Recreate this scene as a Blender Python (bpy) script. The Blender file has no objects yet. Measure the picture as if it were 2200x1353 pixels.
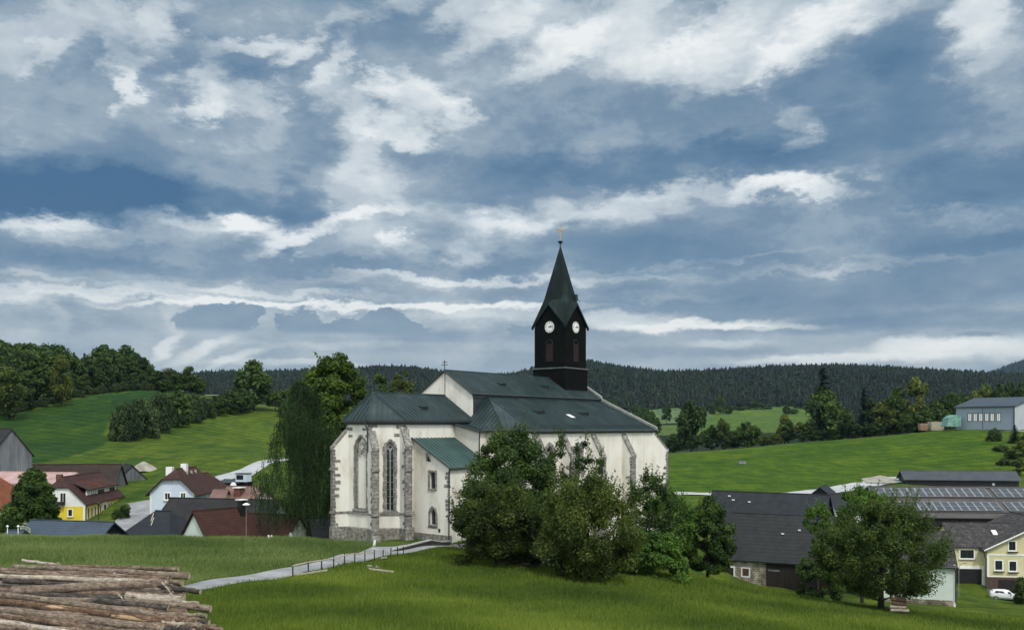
import bpy, math, random
import numpy as np
from mathutils import Vector, Matrix
from mathutils.geometry import tessellate_polygon
S = bpy.context.scene
COL = S.collection
F, HY = 1900.0, 915.0            # focal length and eye level in photo pixels (2200 wide)
rad = math.radians

# ---------------------------------------------------------------- camera
cd = bpy.data.cameras.new('camera'); cam = bpy.data.objects.new('camera', cd); COL.objects.link(cam)
cam.location = (0, 0, 0); cam.rotation_euler = (rad(90), 0, 0)
cd.sensor_width = 36; cd.lens = F / 2200 * 36; cd.shift_y = (HY - 676.5) / 2200
cd.clip_start = .5; cd.clip_end = 30000
S.camera = cam
S.view_settings.view_transform = 'Standard'; S.view_settings.look = 'None'
S.view_settings.exposure = 0.0; S.view_settings.gamma = 1

# ---------------------------------------------------------------- sun and sky
SUN_EL, SUN_AZ = 50, 158         # degrees; azimuth clockwise from +Y
sl = bpy.data.lights.new('sun', 'SUN'); sl.energy = 2.4; sl.angle = rad(9); sl.color = (1, .96, .88)
so = bpy.data.objects.new('sun', sl); COL.objects.link(so)
sd = Vector((math.sin(rad(SUN_AZ)) * math.cos(rad(SUN_EL)), math.cos(rad(SUN_AZ)) * math.cos(rad(SUN_EL)), math.sin(rad(SUN_EL))))
so.rotation_euler = sd.to_track_quat('Z', 'Y').to_euler(); so.location = sd * 200

class NT:
    """tiny node-graph writer"""
    def __init__(s, tree): s.t = tree; tree.nodes.clear()
    def n(s, typ, ins=None, **kw):
        nd = s.t.nodes.new(typ)
        for k, v in kw.items(): setattr(nd, k, v)
        for k, v in (ins or {}).items():
            if isinstance(v, bpy.types.NodeSocket): s.t.links.new(v, nd.inputs[k])
            else: nd.inputs[k].default_value = v
        return nd
    def m(s, op, a, b=0.0, c=None, clamp=False):
        ins = {0: a, 1: b}
        if c is not None: ins[2] = c
        return s.n('ShaderNodeMath', ins, operation=op, use_clamp=clamp).outputs[0]
    def vm(s, op, a, b=None):
        ins = {0: a}
        if b is not None: ins[1] = b
        return s.n('ShaderNodeVectorMath', ins, operation=op).outputs[0]
    def noise(s, vec, scale, detail=5, rough=.55, dist=0.0, col=False):
        nd = s.n('ShaderNodeTexNoise', {'Vector': vec, 'Scale': scale, 'Detail': detail, 'Roughness': rough, 'Distortion': dist})
        return nd.outputs['Color' if col else 'Fac']
    def ramp(s, fac, stops, interp='LINEAR'):
        nd = s.n('ShaderNodeValToRGB', {'Fac': fac}); r = nd.color_ramp; r.interpolation = interp
        while len(r.elements) < len(stops): r.elements.new(.5)
        for e, (p, c) in zip(r.elements, stops):
            e.position = p; e.color = (*c, 1) if len(c) == 3 else c
        return nd.outputs[0]
    def mix(s, f, a, b, typ='MIX'):
        nd = s.n('ShaderNodeMix', None, data_type='RGBA', blend_type=typ)
        for k, v in ((0, f), (6, a), (7, b)):
            if isinstance(v, bpy.types.NodeSocket): s.t.links.new(v, nd.inputs[k])
            else: nd.inputs[k].default_value = v if k == 0 else ((*v, 1) if len(v) == 3 else v)
        return nd.outputs[2]

def lin(*c): return tuple((x / 255 / 12.92) if x / 255 <= .04045 else ((x / 255 + .055) / 1.055) ** 2.4 for x in c)

def build_world():
    w = bpy.data.worlds.new('World'); S.world = w; w.use_nodes = True
    N = NT(w.node_tree)
    gen = N.n('ShaderNodeTexCoord').outputs['Generated']
    d = N.vm('NORMALIZE', gen)
    sp = N.n('ShaderNodeSeparateXYZ', {0: d}); dx, dy, dz = sp.outputs
    az = N.m('ARCTAN2', dx, dy); el = N.m('ARCSINE', dz)
    P0 = N.n('ShaderNodeCombineXYZ', {0: az, 1: el}).outputs[0]
    # the cloud deck seen in perspective: patterns flatten towards the horizon
    den = N.m('ADD', N.m('MAXIMUM', dz, 0.0), .16)
    deck = N.n('ShaderNodeCombineXYZ', {0: N.m('DIVIDE', dx, den), 1: N.m('MULTIPLY', N.m('DIVIDE', dy, den), 1.0), 2: 1.7}).outputs[0]
    s3 = N.n('ShaderNodeCombineXYZ', {0: dx, 1: dy, 2: N.m('MULTIPLY', dz, 2.1)}).outputs[0]
    # warp of the layout
    wa = N.vm('SUBTRACT', N.noise(s3, 6.0, 4, .6, 0, True), (.5, .5, .5))
    wb = N.vm('SUBTRACT', N.noise(s3, 17.0, 8, .68, 0, True), (.5, .5, .5))
    calm = N.n('ShaderNodeMapRange', {'Value': el, 'From Min': .08, 'From Max': .22, 'To Min': .30, 'To Max': 1}).outputs[0]
    wsum = N.vm('ADD', N.vm('MULTIPLY', wa, (.11, .055, 0)), N.vm('MULTIPLY', wb, (.105, .062, 0)))
    P = N.vm('ADD', P0, N.n('ShaderNodeVectorMath', {0: wsum, 'Scale': calm}, operation='SCALE').outputs[0])
    Pc = N.vm('ADD', P0, N.vm('MULTIPLY', wb, (.05, .030, 0)))
    Pc = N.vm('ADD', Pc, N.vm('MULTIPLY', N.vm('SUBTRACT', N.noise(s3, 60.0, 4, .6, 0, True), (.5, .5, .5)), (.022, .022, 0)))
    acc = None
    def blob(px, py, rx, ry, rot, amp, src=None):
        nonlocal acc
        a = math.atan((px - 1100) / F); e = math.atan((HY - py) / F * math.cos(a))
        k = math.cos(a) ** 2
        mp = N.n('ShaderNodeMapping', {'Vector': P if src is None else src, 'Location': (a, e, 0), 'Rotation': (0, 0, -rad(rot)),
                 'Scale': (rx / F * k * 1.25, ry / F * math.cos(a) * 1.25, 1)}, vector_type='TEXTURE').outputs[0]
        g = N.n('ShaderNodeTexGradient', {'Vector': mp}, gradient_type='SPHERICAL').outputs[1]
        g = N.m('SMOOTHSTEP', g, 0, .75) if False else N.n('ShaderNodeMapRange', {'Value': g, 'From Min': 0, 'From Max': .72, 'To Min': 0, 'To Max': amp}, interpolation_type='SMOOTHSTEP').outputs[0]
        acc = g if acc is None else N.m('ADD', acc, g)
    for b in SKY_BLOBS: blob(*b)
    n1 = N.noise(deck, .55, 7, .56, .25); n2 = N.noise(s3, 5.5, 8, .6, .35); n3 = N.noise(deck, 2.0, 6, .6, .2); n4 = N.noise(s3, 19.0, 7, .62, .3)
    det = N.m('ADD', N.m('MULTIPLY', N.m('SUBTRACT', n2, .5), 1.0), N.m('MULTIPLY', N.m('SUBTRACT', n1, .5), .55))
    det = N.m('ADD', det, N.m('MULTIPLY', N.m('SUBTRACT', n3, .5), .26))
    # fine wisps only where the cloud is bright
    br = N.m('ADD', acc, .30)
    det = N.m('ADD', det, N.m('MULTIPLY', N.m('SUBTRACT', n4, .5), N.m('MULTIPLY', N.m('ADD', br, .05, clamp=True), .75)))
    lum = N.m('ADD', N.m('ADD', acc, SKY_BASE), N.m('MULTIPLY', det, .74))
    # torn bright edges and lumpy shaded bellies
    n5 = N.noise(s3, 11.0, 10, .66, .15); n6 = N.noise(N.vm('ADD', s3, (3.1, 1.7, .4)), 7.0, 9, .62, .2)
    hi = N.n('ShaderNodeMapRange', {'Value': el, 'From Min': .10, 'From Max': .2, 'To Min': .5, 'To Max': 1}).outputs[0]
    stp = None
    for src, k, th, wd, am in ((n5, 1.25, .38, .20, .09), (n6, 1.35, .50, .20, .08), (n5, 1.0, .60, .13, .085), (n6, .9, .74, .2, .06), (n6, 1.3, .26, .22, .07)):
        e1 = N.n('ShaderNodeMapRange', {'Value': N.m('ADD', lum, N.m('MULTIPLY', N.m('SUBTRACT', src, .5), k)), 'From Min': th, 'From Max': th + wd, 'To Min': -am / 2, 'To Max': am / 2}, interpolation_type='SMOOTHSTEP').outputs[0]
        stp = e1 if stp is None else N.m('ADD', stp, e1)
    lum = N.m('ADD', N.m('MULTIPLY', N.m('SUBTRACT', lum, .5), .52), N.m('ADD', .485, N.m('MULTIPLY', N.m('MULTIPLY', stp, .66), hi)))
    lum = N.m('ADD', lum, N.m('ADD', N.m('MULTIPLY', N.m('SUBTRACT', n5, .5), .27), N.m('MULTIPLY', N.m('SUBTRACT', N.noise(N.vm('ADD', s3, (7.3, 2.2, 5.4)), 4.2, 9, .6, .5), .5), .42)))
    # unseen sky overhead and behind the camera, brightened to light the scene
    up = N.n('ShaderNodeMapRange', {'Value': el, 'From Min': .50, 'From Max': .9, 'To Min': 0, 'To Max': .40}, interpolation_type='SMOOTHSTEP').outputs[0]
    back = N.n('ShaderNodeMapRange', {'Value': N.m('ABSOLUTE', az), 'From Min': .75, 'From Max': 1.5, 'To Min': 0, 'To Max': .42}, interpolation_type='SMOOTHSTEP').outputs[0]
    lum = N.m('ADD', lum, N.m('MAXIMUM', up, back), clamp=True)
    # crisp little grey cumulus on the horizon
    cum = None
    for px, py, rx, ry in CUMULUS:
        a = math.atan((px - 1100) / F); e = math.atan((HY - py) / F * math.cos(a))
        mp = N.n('ShaderNodeMapping', {'Vector': Pc, 'Location': (a, e, 0), 'Scale': (rx / F, ry / F, 1)}, vector_type='TEXTURE').outputs[0]
        g = N.n('ShaderNodeTexGradient', {'Vector': mp}, gradient_type='SPHERICAL').outputs[1]
        g = N.n('ShaderNodeMapRange', {'Value': g, 'From Min': .0, 'From Max': .10, 'To Min': 0, 'To Max': 1}, interpolation_type='SMOOTHSTEP').outputs[0]
        cum = g if cum is None else N.m('MAXIMUM', cum, g)
    flat = N.n('ShaderNodeMapRange', {'Value': el, 'From Min': (HY - 728) / F, 'From Max': (HY - 712) / F, 'To Min': 0, 'To Max': 1}, interpolation_type='SMOOTHSTEP').outputs[0]
    cum = N.m('MULTIPLY', cum, flat)
    lum2 = N.m('ADD', .33, N.m('MULTIPLY', N.m('SUBTRACT', N.noise(s3, 26, 5), .5), .25))
    lum = N.n('ShaderNodeMix', {0: N.m('MULTIPLY', cum, .93), 2: lum, 3: lum2}).outputs[0]
    col = N.ramp(lum, [(0.05, lin(66, 104, 140)), (.22, lin(98, 129, 157)), (.40, lin(126, 149, 170)), (.56, lin(156, 173, 187)), (.70, lin(187, 199, 208)), (.84, lin(217, 225, 229)), (.97, lin(243, 246, 246))])
    warm = N.n('ShaderNodeMapRange', {'Value': el, 'From Min': .06, 'From Max': .2, 'To Min': 1, 'To Max': 0}).outputs[0]
    warm = N.m('MULTIPLY', warm, lum)
    col = N.mix(N.m('MULTIPLY', warm, .38), col, lin(232, 230, 218))
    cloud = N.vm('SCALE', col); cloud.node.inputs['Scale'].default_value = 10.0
    sky = N.n('ShaderNodeTexSky', None, sky_type='NISHITA', sun_disc=False, sun_elevation=rad(SUN_EL), sun_rotation=rad(SUN_AZ), altitude=500, air_density=1.2, dust_density=1.0, ozone_density=1.5).outputs[0]
    boost = N.m('ADD', 1.0, N.m('MULTIPLY', N.m('MAXIMUM', up, back), 1.6))  # extra fill light added to the clouds out of view
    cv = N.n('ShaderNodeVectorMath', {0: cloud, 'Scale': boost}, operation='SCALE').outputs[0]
    out = N.mix(.94, sky, cv)
    below = N.n('ShaderNodeMapRange', {'Value': dz, 'From Min': -.04, 'From Max': -.01, 'To Min': 0, 'To Max': 1}).outputs[0]
    out = N.mix(below, (.5, .7, .5), out)
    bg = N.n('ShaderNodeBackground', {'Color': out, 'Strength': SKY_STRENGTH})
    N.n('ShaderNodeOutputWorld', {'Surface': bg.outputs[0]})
    w.cycles.sampling_method = 'MANUAL'; w.cycles.sample_map_resolution = 512
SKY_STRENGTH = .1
HAZE = True
SKY_BASE = .50
# px, py, rx, ry, rotation (deg, counter-clockwise), amplitude
SKY_BLOBS = [
 (300, 260, 420, 140, 0, .12), (640, 330, 200, 120, 0, .08), (1050, 330, 300, 130, 0, .06), (1250, 250, 300, 100, 0, .06),
 (100, 60, 330, 120, -15, .16), (80, 70, 160, 55, -30, .14), (130, 110, 90, 26, -45, .20), (250, 30, 140, 45, 0, .18), (345, 50, 45, 80, 20, .24), (285, 150, 42, 90, -10, .26), (292, 205, 26, 50, 0, .20), (60, 290, 200, 80, 0, .02),
 (520, 95, 150, 24, -10, .34), (650, 112, 100, 22, -32, .34), (725, 160, 95, 30, -48, .36), (795, 205, 80, 44, -20, .24), (875, 215, 110, 46, 15, .42), (845, 282, 110, 30, 12, .52), (940, 195, 80, 24, 40, .28), (755, 300, 46, 100, -10, .20), (775, 400, 90, 130, 0, .18), (840, 250, 170, 110, 0, .14),
 (430, 185, 62, 66, 20, .34), (525, 215, 120, 40, -8, .24), (440, 245, 90, 24, -24, .26), (560, 60, 140, 50, 0, .10),
 (480, 300, 320, 90, 0, -.04), (640, 262, 60, 90, 0, -.14), (570, 160, 100, 26, -10, -.16), (900, 85, 190, 60, -10, -.10), (785, 238, 46, 26, 0, -.20), (980, 330, 240, 110, 0, -.10), (840, 15, 130, 24, -20, .24),
 (1000, 12, 110, 28, -20, .30), (1060, 50, 130, 44, -28, .34), (1200, 105, 130, 40, -22, .34), (1330, 55, 240, 80, 0, .34), (1450, 120, 190, 46, -6, .34), (1600, 150, 170, 40, -10, .40), (1725, 112, 120, 66, -20, .46), (1600, 60, 230, 70, -8, .28), (1860, 22, 150, 36, 5, .34), (1470, 30, 120, 26, -20, -.16), (1250, 20, 90, 30, -20, -.10), (1650, 95, 90, 20, -20, -.10),
 (2110, 25, 80, 70, -20, .40), (2160, 150, 150, 110, -30, .26), (1950, 90, 90, 120, -20, -.18), (1020, 170, 130, 40, -20, .06),
 (1350, 250, 400, 80, 4, -.05), (1800, 230, 480, 110, 3, -.16), (1440, 355, 430, 50, 2, -.34), (2110, 385, 300, 70, 0, -.36), (1780, 320, 340, 60, 0, -.12), (1130, 395, 240, 60, 0, -.16), (1695, 270, 36, 60, -60, .26), (1720, 310, 50, 22, -40, .16), (1850, 200, 120, 30, 0, .06),
 (130, 400, 400, 70, -2, -.46), (60, 418, 220, 36, 0, -.16), (420, 430, 280, 40, 3, -.28), (650, 445, 80, 54, 0, -.22), (300, 350, 340, 70, -4, -.12),
 (1640, 418, 110, 22, -4, .36), (1760, 408, 160, 24, 3, .32), (1480, 410, 200, 22, 0, .16), (1380, 440, 180, 44, -12, .16), (1150, 458, 180, 34, 0, .22), (1060, 480, 130, 24, 0, .16),
 (60, 470, 200, 26, -4, .40), (180, 500, 280, 34, -2, .28), (420, 480, 220, 26, 4, .28), (540, 500, 90, 30, -14, .42), (625, 525, 110, 26, -26, .52), (780, 468, 150, 20, -6, .38), (860, 523, 56, 14, -4, .36), (1040, 515, 110, 50, -20, .20),
 (300, 575, 520, 20, 0, -.16), (900, 575, 460, 24, 0, -.22), (60, 600, 200, 8, 0, .18), (150, 628, 420, 14, -3, .36), (560, 625, 300, 9, 0, .28), (1000, 603, 320, 9, 2, .34), (700, 600, 200, 8, 0, .14), (350, 650, 300, 8, -4, .20),
 (950, 628, 400, 12, 0, -.10), (820, 655, 520, 10, 0, .66), (420, 652, 200, 8, -4, .40), (60, 640, 240, 9, -4, .26), (1050, 668, 120, 22, 0, .30), (1330, 690, 170, 24, 2, .46), (1500, 698, 220, 11, -2, .60), (1640, 700, 160, 9, 2, .50), (960, 690, 260, 26, 0, .20),
 (1700, 480, 700, 40, 0, -.10), (1650, 550, 700, 50, 3, -.16), (1850, 640, 620, 60, 0, -.24), (2150, 520, 200, 34, 0, -.16), (1500, 570, 300, 8, -3, .16), (1700, 585, 260, 8, -3, .14), (1350, 600, 160, 10, -3, .18), (1900, 575, 300, 9, -2, .20), (1420, 640, 200, 8, 0, .12), (2050, 470, 180, 20, 10, .12),
 (2000, 690, 520, 24, 0, -.24), (1450, 760, 260, 20, 0, -.10), (1960, 745, 120, 20, 0, .36), (2080, 752, 300, 28, 0, .52), (1800, 772, 260, 12, 0, .50), (2180, 738, 160, 26, 0, .20), (2110, 718, 60, 8, 0, -.24), (1560, 740, 90, 12, 0, .26), (1600, 770, 160, 10, 0, .14),
 (360, 748, 50, 14, -35, .44), (440, 752, 90, 14, -20, .44), (510, 768, 90, 10, -20, .34), (620, 778, 200, 10, 0, .30), (900, 760, 260, 14, 0, .06), (120, 690, 280, 24, 0, -.12), (128, 680, 24, 46, 4, .14), (378, 690, 30, 50, -20, .14), (650, 668, 40, 14, 0, .10),
 (1080, 745, 160, 14, 0, .14), (720, 738, 240, 10, 0, .14),
]
CUMULUS = [(455, 690, 70, 36), (510, 682, 58, 30), (425, 700, 50, 26), (640, 697, 50, 26), (735, 703, 55, 24), (825, 698, 60, 32), (868, 706, 52, 20), (665, 706, 40, 16), (1120, 712, 34, 14)]
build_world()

# ---------------------------------------------------------------- helpers
def W(px, py, Y): return Vector(((px - 1100) / F * Y, Y, (HY - py) / F * Y))

def tag(o, label=None, cat=None, group=None, kind=None):
    if label: o['label'] = label
    if cat: o['category'] = cat
    if group: o['group'] = group
    if kind: o['kind'] = kind
    return o

def empty(name, loc, rz=0, label=None, cat=None, group=None, parent=None):
    o = bpy.data.objects.new(name, None); COL.objects.link(o); o.empty_display_size = .3
    o.location = loc; o.rotation_euler = (0, 0, rz); o.parent = parent
    return tag(o, label, cat, group)

def link_mesh(name, me, mats, parent=None, loc=None):
    for m in (mats if isinstance(mats, (list, tuple)) else [mats]): me.materials.append(m)
    o = bpy.data.objects.new(name, me); COL.objects.link(o); o.parent = parent
    if loc is not None: o.location = loc
    return o

class MB:
    """collects faces of one object; each face gets UVs in metres (u level, v up the slope)"""
    def __init__(s): s.v = []; s.f = []; s.mi = []; s.cur = 0; s.sm = []
    def face(s, pts, smooth=False):
        b = len(s.v); s.v += [tuple(p) for p in pts]; s.f.append(tuple(range(b, b + len(pts)))); s.mi.append(s.cur); s.sm.append(smooth)
    def mat(s, i): s.cur = i; return s
    def box(s, a, b, M=None):
        x0, y0, z0 = a; x1, y1, z1 = b
        c = [(x0, y0, z0), (x1, y0, z0), (x1, y1, z0), (x0, y1, z0), (x0, y0, z1), (x1, y0, z1), (x1, y1, z1), (x0, y1, z1)]
        if M is not None: c = [tuple(M @ Vector(p)) for p in c]
        for q in ((3, 2, 1, 0), (4, 5, 6, 7), (0, 1, 5, 4), (1, 2, 6, 5), (2, 3, 7, 6), (3, 0, 4, 7)): s.face([c[i] for i in q])
        return s
    def prism(s, poly, z0, z1):
        """vertical prism over a plan polygon (counter-clockwise)"""
        n = len(poly)
        s.face([(x, y, z1) for x, y in poly]); s.face([(x, y, z0) for x, y in reversed(poly)])
        for i in range(n):
            (x0, y0), (x1, y1) = poly[i], poly[(i + 1) % n]
            s.face([(x0, y0, z0), (x1, y1, z0), (x1, y1, z1), (x0, y0, z1)])
        return s
    def extrude(s, pts, vec):
        """solid from a planar polygon moved by vec"""
        vec = Vector(vec); a = [Vector(p) for p in pts]; b = [p + vec for p in a]
        nrm = Vector((0, 0, 0))
        for i in range(len(a)): nrm += a[i].cross(a[(i + 1) % len(a)])
        if nrm.dot(vec) > 0: a.reverse(); b.reverse()
        s.face(a); s.face(list(reversed(b)))
        for i in range(len(a)):
            j = (i + 1) % len(a); s.face([a[i], b[i], b[j], a[j]][::-1] if False else [a[j], a[i], b[i], b[j]])
        return s
    def tube(s, pts, rads, n=6, cap=True, smooth=True):
        pts = [Vector(p) for p in pts]; rings = []
        if not isinstance(rads, (list, tuple)): rads = [rads] * len(pts)
        prev = None
        for i, p in enumerate(pts):
            t = (pts[min(i + 1, len(pts) - 1)] - pts[max(i - 1, 0)]).normalized()
            if prev is None: a = t.orthogonal().normalized()
            else: a = (prev - t * prev.dot(t)).normalized()
            prev = a; b = t.cross(a)
            rings.append([p + (a * math.cos(2 * math.pi * k / n) + b * math.sin(2 * math.pi * k / n)) * rads[i] for k in range(n)])
        for i in range(len(rings) - 1):
            for k in range(n):
                j = (k + 1) % n; s.face([rings[i][k], rings[i][j], rings[i + 1][j], rings[i + 1][k]], smooth)
        if cap: s.face(rings[0][::-1]); s.face(rings[-1])
        return s
    def build(s, name, mats, parent=None, loc=None, weld=False):
        me = bpy.data.meshes.new(name)
        me.from_pydata(s.v, [], s.f); me.update()
        me.polygons.foreach_set('material_index', s.mi); me.polygons.foreach_set('use_smooth', s.sm)
        uv = me.uv_layers.new(name='UVMap'); nL = len(me.loops)
        nr = np.empty(len(me.polygons) * 3); me.polygons.foreach_get('normal', nr); nr = nr.reshape(-1, 3)
        tot = np.empty(len(me.polygons), dtype=np.int64); me.polygons.foreach_get('loop_total', tot)
        li = np.empty(nL, dtype=np.int64); me.loops.foreach_get('vertex_index', li)
        co = np.array(s.v)[li]; N_ = np.repeat(nr, tot, axis=0)
        T = np.stack([-N_[:, 1], N_[:, 0], 0 * N_[:, 0]], 1); l = np.linalg.norm(T, axis=1); T[l < .05] = (1, 0, 0); T /= np.linalg.norm(T, axis=1)[:, None]
        B = np.cross(N_, T); out = np.stack([(co * T).sum(1), (co * B).sum(1)], 1)
        uv.data.foreach_set('uv', out.ravel())
        if weld:
            import bmesh
            bm = bmesh.new(); bm.from_mesh(me); bmesh.ops.remove_doubles(bm, verts=bm.verts, dist=1e-4); bm.to_mesh(me); bm.free()
        return link_mesh(name, me, mats, parent, loc)

def np_quads(name, V, tone=None, k=4):
    """mesh from an (n*k,3) array, k verts per face"""
    me = bpy.data.meshes.new(name); n = len(V) // k
    me.vertices.add(n * k); me.vertices.foreach_set('co', np.ascontiguousarray(V, dtype=np.float32).ravel())
    me.loops.add(n * k); me.loops.foreach_set('vertex_index', np.arange(n * k, dtype=np.int32))
    me.polygons.add(n); me.polygons.foreach_set('loop_start', np.arange(0, n * k, k, dtype=np.int32)); me.polygons.foreach_set('loop_total', np.full(n, k, dtype=np.int32))
    if tone is not None:
        at = me.attributes.new('tone', 'FLOAT', 'POINT'); at.data.foreach_set('value', np.repeat(tone, k).astype(np.float32))
    me.update(calc_edges=True)
    return me

# ---------------------------------------------------------------- materials
MATS = {}
def M(name, stops, scale=1.0, rough=.85, detail=5, bump=0.0, bscale=None, pattern=None, spec=.3, metal=0.0, stretch=(1, 1, 1), uv=False, objc=False, nrough=.6):
    """noise-ramped surface; pattern = ('brick', w, h, mortar, dark colour, amount) or ('waves', width, amount) drawn in metres"""
    if name in MATS: return MATS[name]
    m = bpy.data.materials.new(name); m.use_nodes = True; N = NT(m.node_tree)
    tc = N.n('ShaderNodeTexCoord')
    src = tc.outputs['UV'] if uv else (tc.outputs['Object'] if objc else N.n('ShaderNodeNewGeometry').outputs['Position'])
    vec = N.n('ShaderNodeMapping', {'Vector': src, 'Scale': stretch}).outputs[0]
    nz = N.noise(vec, scale, detail, nrough)
    col = N.ramp(nz, stops)
    h = N.noise(vec, bscale or scale * 4, 4, .6)
    if pattern:
        if pattern[0] == 'brick':
            _, w_, hh, mo, dc, am = pattern
            bt = N.n('ShaderNodeTexBrick', {'Vector': tc.outputs['UV'], 'Scale': 1.0, 'Mortar Size': mo, 'Brick Width': w_, 'Row Height': hh, 'Mortar Smooth': .3, 'Bias': 0,
                     'Color1': (1, 1, 1, 1), 'Color2': (.62, .62, .62, 1), 'Mortar': (0, 0, 0, 1)})
            col = N.mix(N.m('MULTIPLY', bt.outputs['Fac'], am), N.mix(.55, col, bt.outputs['Color'], 'MULTIPLY'), dc)
            h = N.m('SUBTRACT', N.m('MULTIPLY', h, .4), bt.outputs['Fac'])
        else:
            _, wd, am, dc = pattern[:4]
            sx = N.n('ShaderNodeSeparateXYZ', {0: tc.outputs['UV']}).outputs[1 if len(pattern) < 5 else 0]
            fr = N.m('FRACT', N.m('DIVIDE', sx, wd))
            ln = N.n('ShaderNodeMapRange', {'Value': fr, 'From Min': 0, 'From Max': .35, 'To Min': 1, 'To Max': 0}).outputs[0]
            col = N.mix(N.m('MULTIPLY', ln, am), col, dc)
            h = N.m('ADD', N.m('MULTIPLY', h, .3), fr)
    b = N.n('ShaderNodeBsdfPrincipled', {'Base Color': col, 'Roughness': rough, 'Metallic': metal, 'Specular IOR Level': spec})
    if bump: N.t.links.new(N.n('ShaderNodeBump', {'Height': h, 'Strength': bump, 'Distance': .08}).outputs[0], b.inputs['Normal'])
    N.n('ShaderNodeOutputMaterial', {'Surface': b.outputs[0]})
    MATS[name] = m; return m

def leafmat(name, dark, mid, light, trans=.25):
    m = bpy.data.materials.new(name); m.use_nodes = True; N = NT(m.node_tree)
    t = N.n('ShaderNodeAttribute', None, attribute_name='tone').outputs['Fac']
    rnd = N.n('ShaderNodeObjectInfo').outputs['Random']
    t2 = N.m('ADD', t, N.m('MULTIPLY', N.m('SUBTRACT', rnd, .5), .35))
    col = N.ramp(t2, [(0.05, dark), (.5, mid), (.95, light)])
    b = N.n('ShaderNodeBsdfPrincipled', {'Base Color': col, 'Roughness': .6, 'Specular IOR Level': .22})
    tr = N.n('ShaderNodeBsdfTranslucent', {'Color': N.mix(1.0, col, (1.3, 1.5, .5), 'MULTIPLY')})
    N.n('ShaderNodeOutputMaterial', {'Surface': N.n('ShaderNodeMixShader', {0: trans, 1: b.outputs[0], 2: tr.outputs[0]}).outputs[0]})
    return m

PLASTER = M('lime_plaster', [(.3, (.44, .41, .34)), (.42, (.62, .59, .52)), (.52, (.71, .69, .63)), (.7, (.75, .735, .69))], .5, .9, 9, .15, 6, stretch=(1, 1, .35), nrough=.68)
def stained_plaster():
    m = bpy.data.materials.new('stained_plaster'); m.use_nodes = True; N = NT(m.node_tree)
    p = N.n('ShaderNodeNewGeometry').outputs['Position']
    a = N.noise(p, .22, 6, .6); b = N.noise(N.n('ShaderNodeMapping', {'Vector': p, 'Scale': (1.6, 1.6, .16)}).outputs[0], 1.0, 5, .65); c = N.noise(p, 5, 4)
    col = N.ramp(a, [(.3, (.55, .52, .44)), (.5, (.69, .66, .59)), (.7, (.77, .75, .70))])
    st = N.ramp(b, [(.56, (0, 0, 0)), (.74, (1, 1, 1))])
    col = N.mix(N.m('MULTIPLY', st, .45), col, (.30, .28, .24))
    st2 = N.ramp(N.noise(N.n('ShaderNodeMapping', {'Vector': p, 'Scale': (1.1, 1.1, .12), 'Location': (5, 3, 8)}).outputs[0], .7, 4, .6), [(.6, (0, 0, 0)), (.75, (1, 1, 1))])
    col = N.mix(N.m('MULTIPLY', st2, .28), col, (.56, .44, .28))
    bs = N.n('ShaderNodeBsdfPrincipled', {'Base Color': col, 'Roughness': .92, 'Specular IOR Level': .15, 'Normal': N.n('ShaderNodeBump', {'Height': c, 'Strength': .12, 'Distance': .05}).outputs[0]})
    N.n('ShaderNodeOutputMaterial', {'Surface': bs.outputs[0]}); MATS['stained_plaster'] = m; return m
STAINED = stained_plaster()
STONE = M('grey_ashlar', [(.32, (.11, .104, .093)), (.5, (.235, .225, .205)), (.66, (.40, .385, .355))], 2.8, .92, 6, .3, 5, pattern=('brick', .75, .40, .02, (.09, .085, .075), .7))
RUBBLE = M('rubble_plinth', [(.3, (.07, .068, .058)), (.5, (.2, .19, .165)), (.72, (.36, .34, .30))], 2.6, .95, 5, .5, 4)
RMETAL = M('green_copper_roof', [(.25, (.010, .020, .022)), (.5, (.017, .032, .034)), (.78, (.036, .062, .063))], .5, .5, 6, .05, 3, spec=.32, stretch=(1, 1, .6))
RMETAL2 = M('green_lean_to_roof', [(.25, (.020, .048, .045)), (.5, (.030, .068, .062)), (.78, (.050, .100, .090))], .6, .45, 6, .05, 3, spec=.5)
RTRIM = M('dark_roof_trim', [(.3, (.012, .018, .02)), (.7, (.03, .04, .042))], 1, .5, spec=.5)
TOWER = M('black_tower_slates', [(.25, (.0035, .004, .004)), (.55, (.0065, .0075, .007)), (.8, (.012, .013, .011))], 1.2, .85, 6, .5, 4, spec=.06, pattern=('brick', .7, .42, .03, (.004, .004, .004), .8))
SPIRE = M('patinated_spire_sheet', [(.3, (.003, .008, .008)), (.54, (.007, .015, .014)), (.68, (.020, .038, .038)), (.82, (.055, .085, .088))], .55, .65, 7, .2, 3, spec=.15, stretch=(1, 1, .45), pattern=('waves', .62, .5, (.006, .012, .012)))
WHITE = M('white_enamel', [(.3, (.72, .72, .70)), (.7, (.82, .82, .80))], 2, .5)
BLACK = M('black_paint', [(.3, (.008, .008, .009)), (.7, (.016, .016, .018))], 2, .5)
GOLD = M('gilded_metal', [(.3, (.38, .26, .10)), (.7, (.55, .42, .2))], 6, .35, metal=.6, spec=.6)
GLASS = M('dark_leaded_glass', [(.3, (.006, .008, .012)), (.7, (.02, .026, .034))], 3, .16, spec=.7)
MULL = M('light_tracery_stone', [(.3, (.25, .25, .25)), (.7, (.42, .42, .41))], 3, .85)
IRON = M('dark_iron', [(.3, (.012, .012, .012)), (.7, (.03, .03, .03))], 4, .5, spec=.5)
WOOD = M('weathered_grey_boards', [(.3, (.075, .085, .095)), (.55, (.14, .155, .165)), (.8, (.22, .235, .245))], 1.2, .85, 5, .25, 6, stretch=(1, 1, .15), pattern=('waves', .3, .55, (.03, .033, .038), 1))
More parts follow.
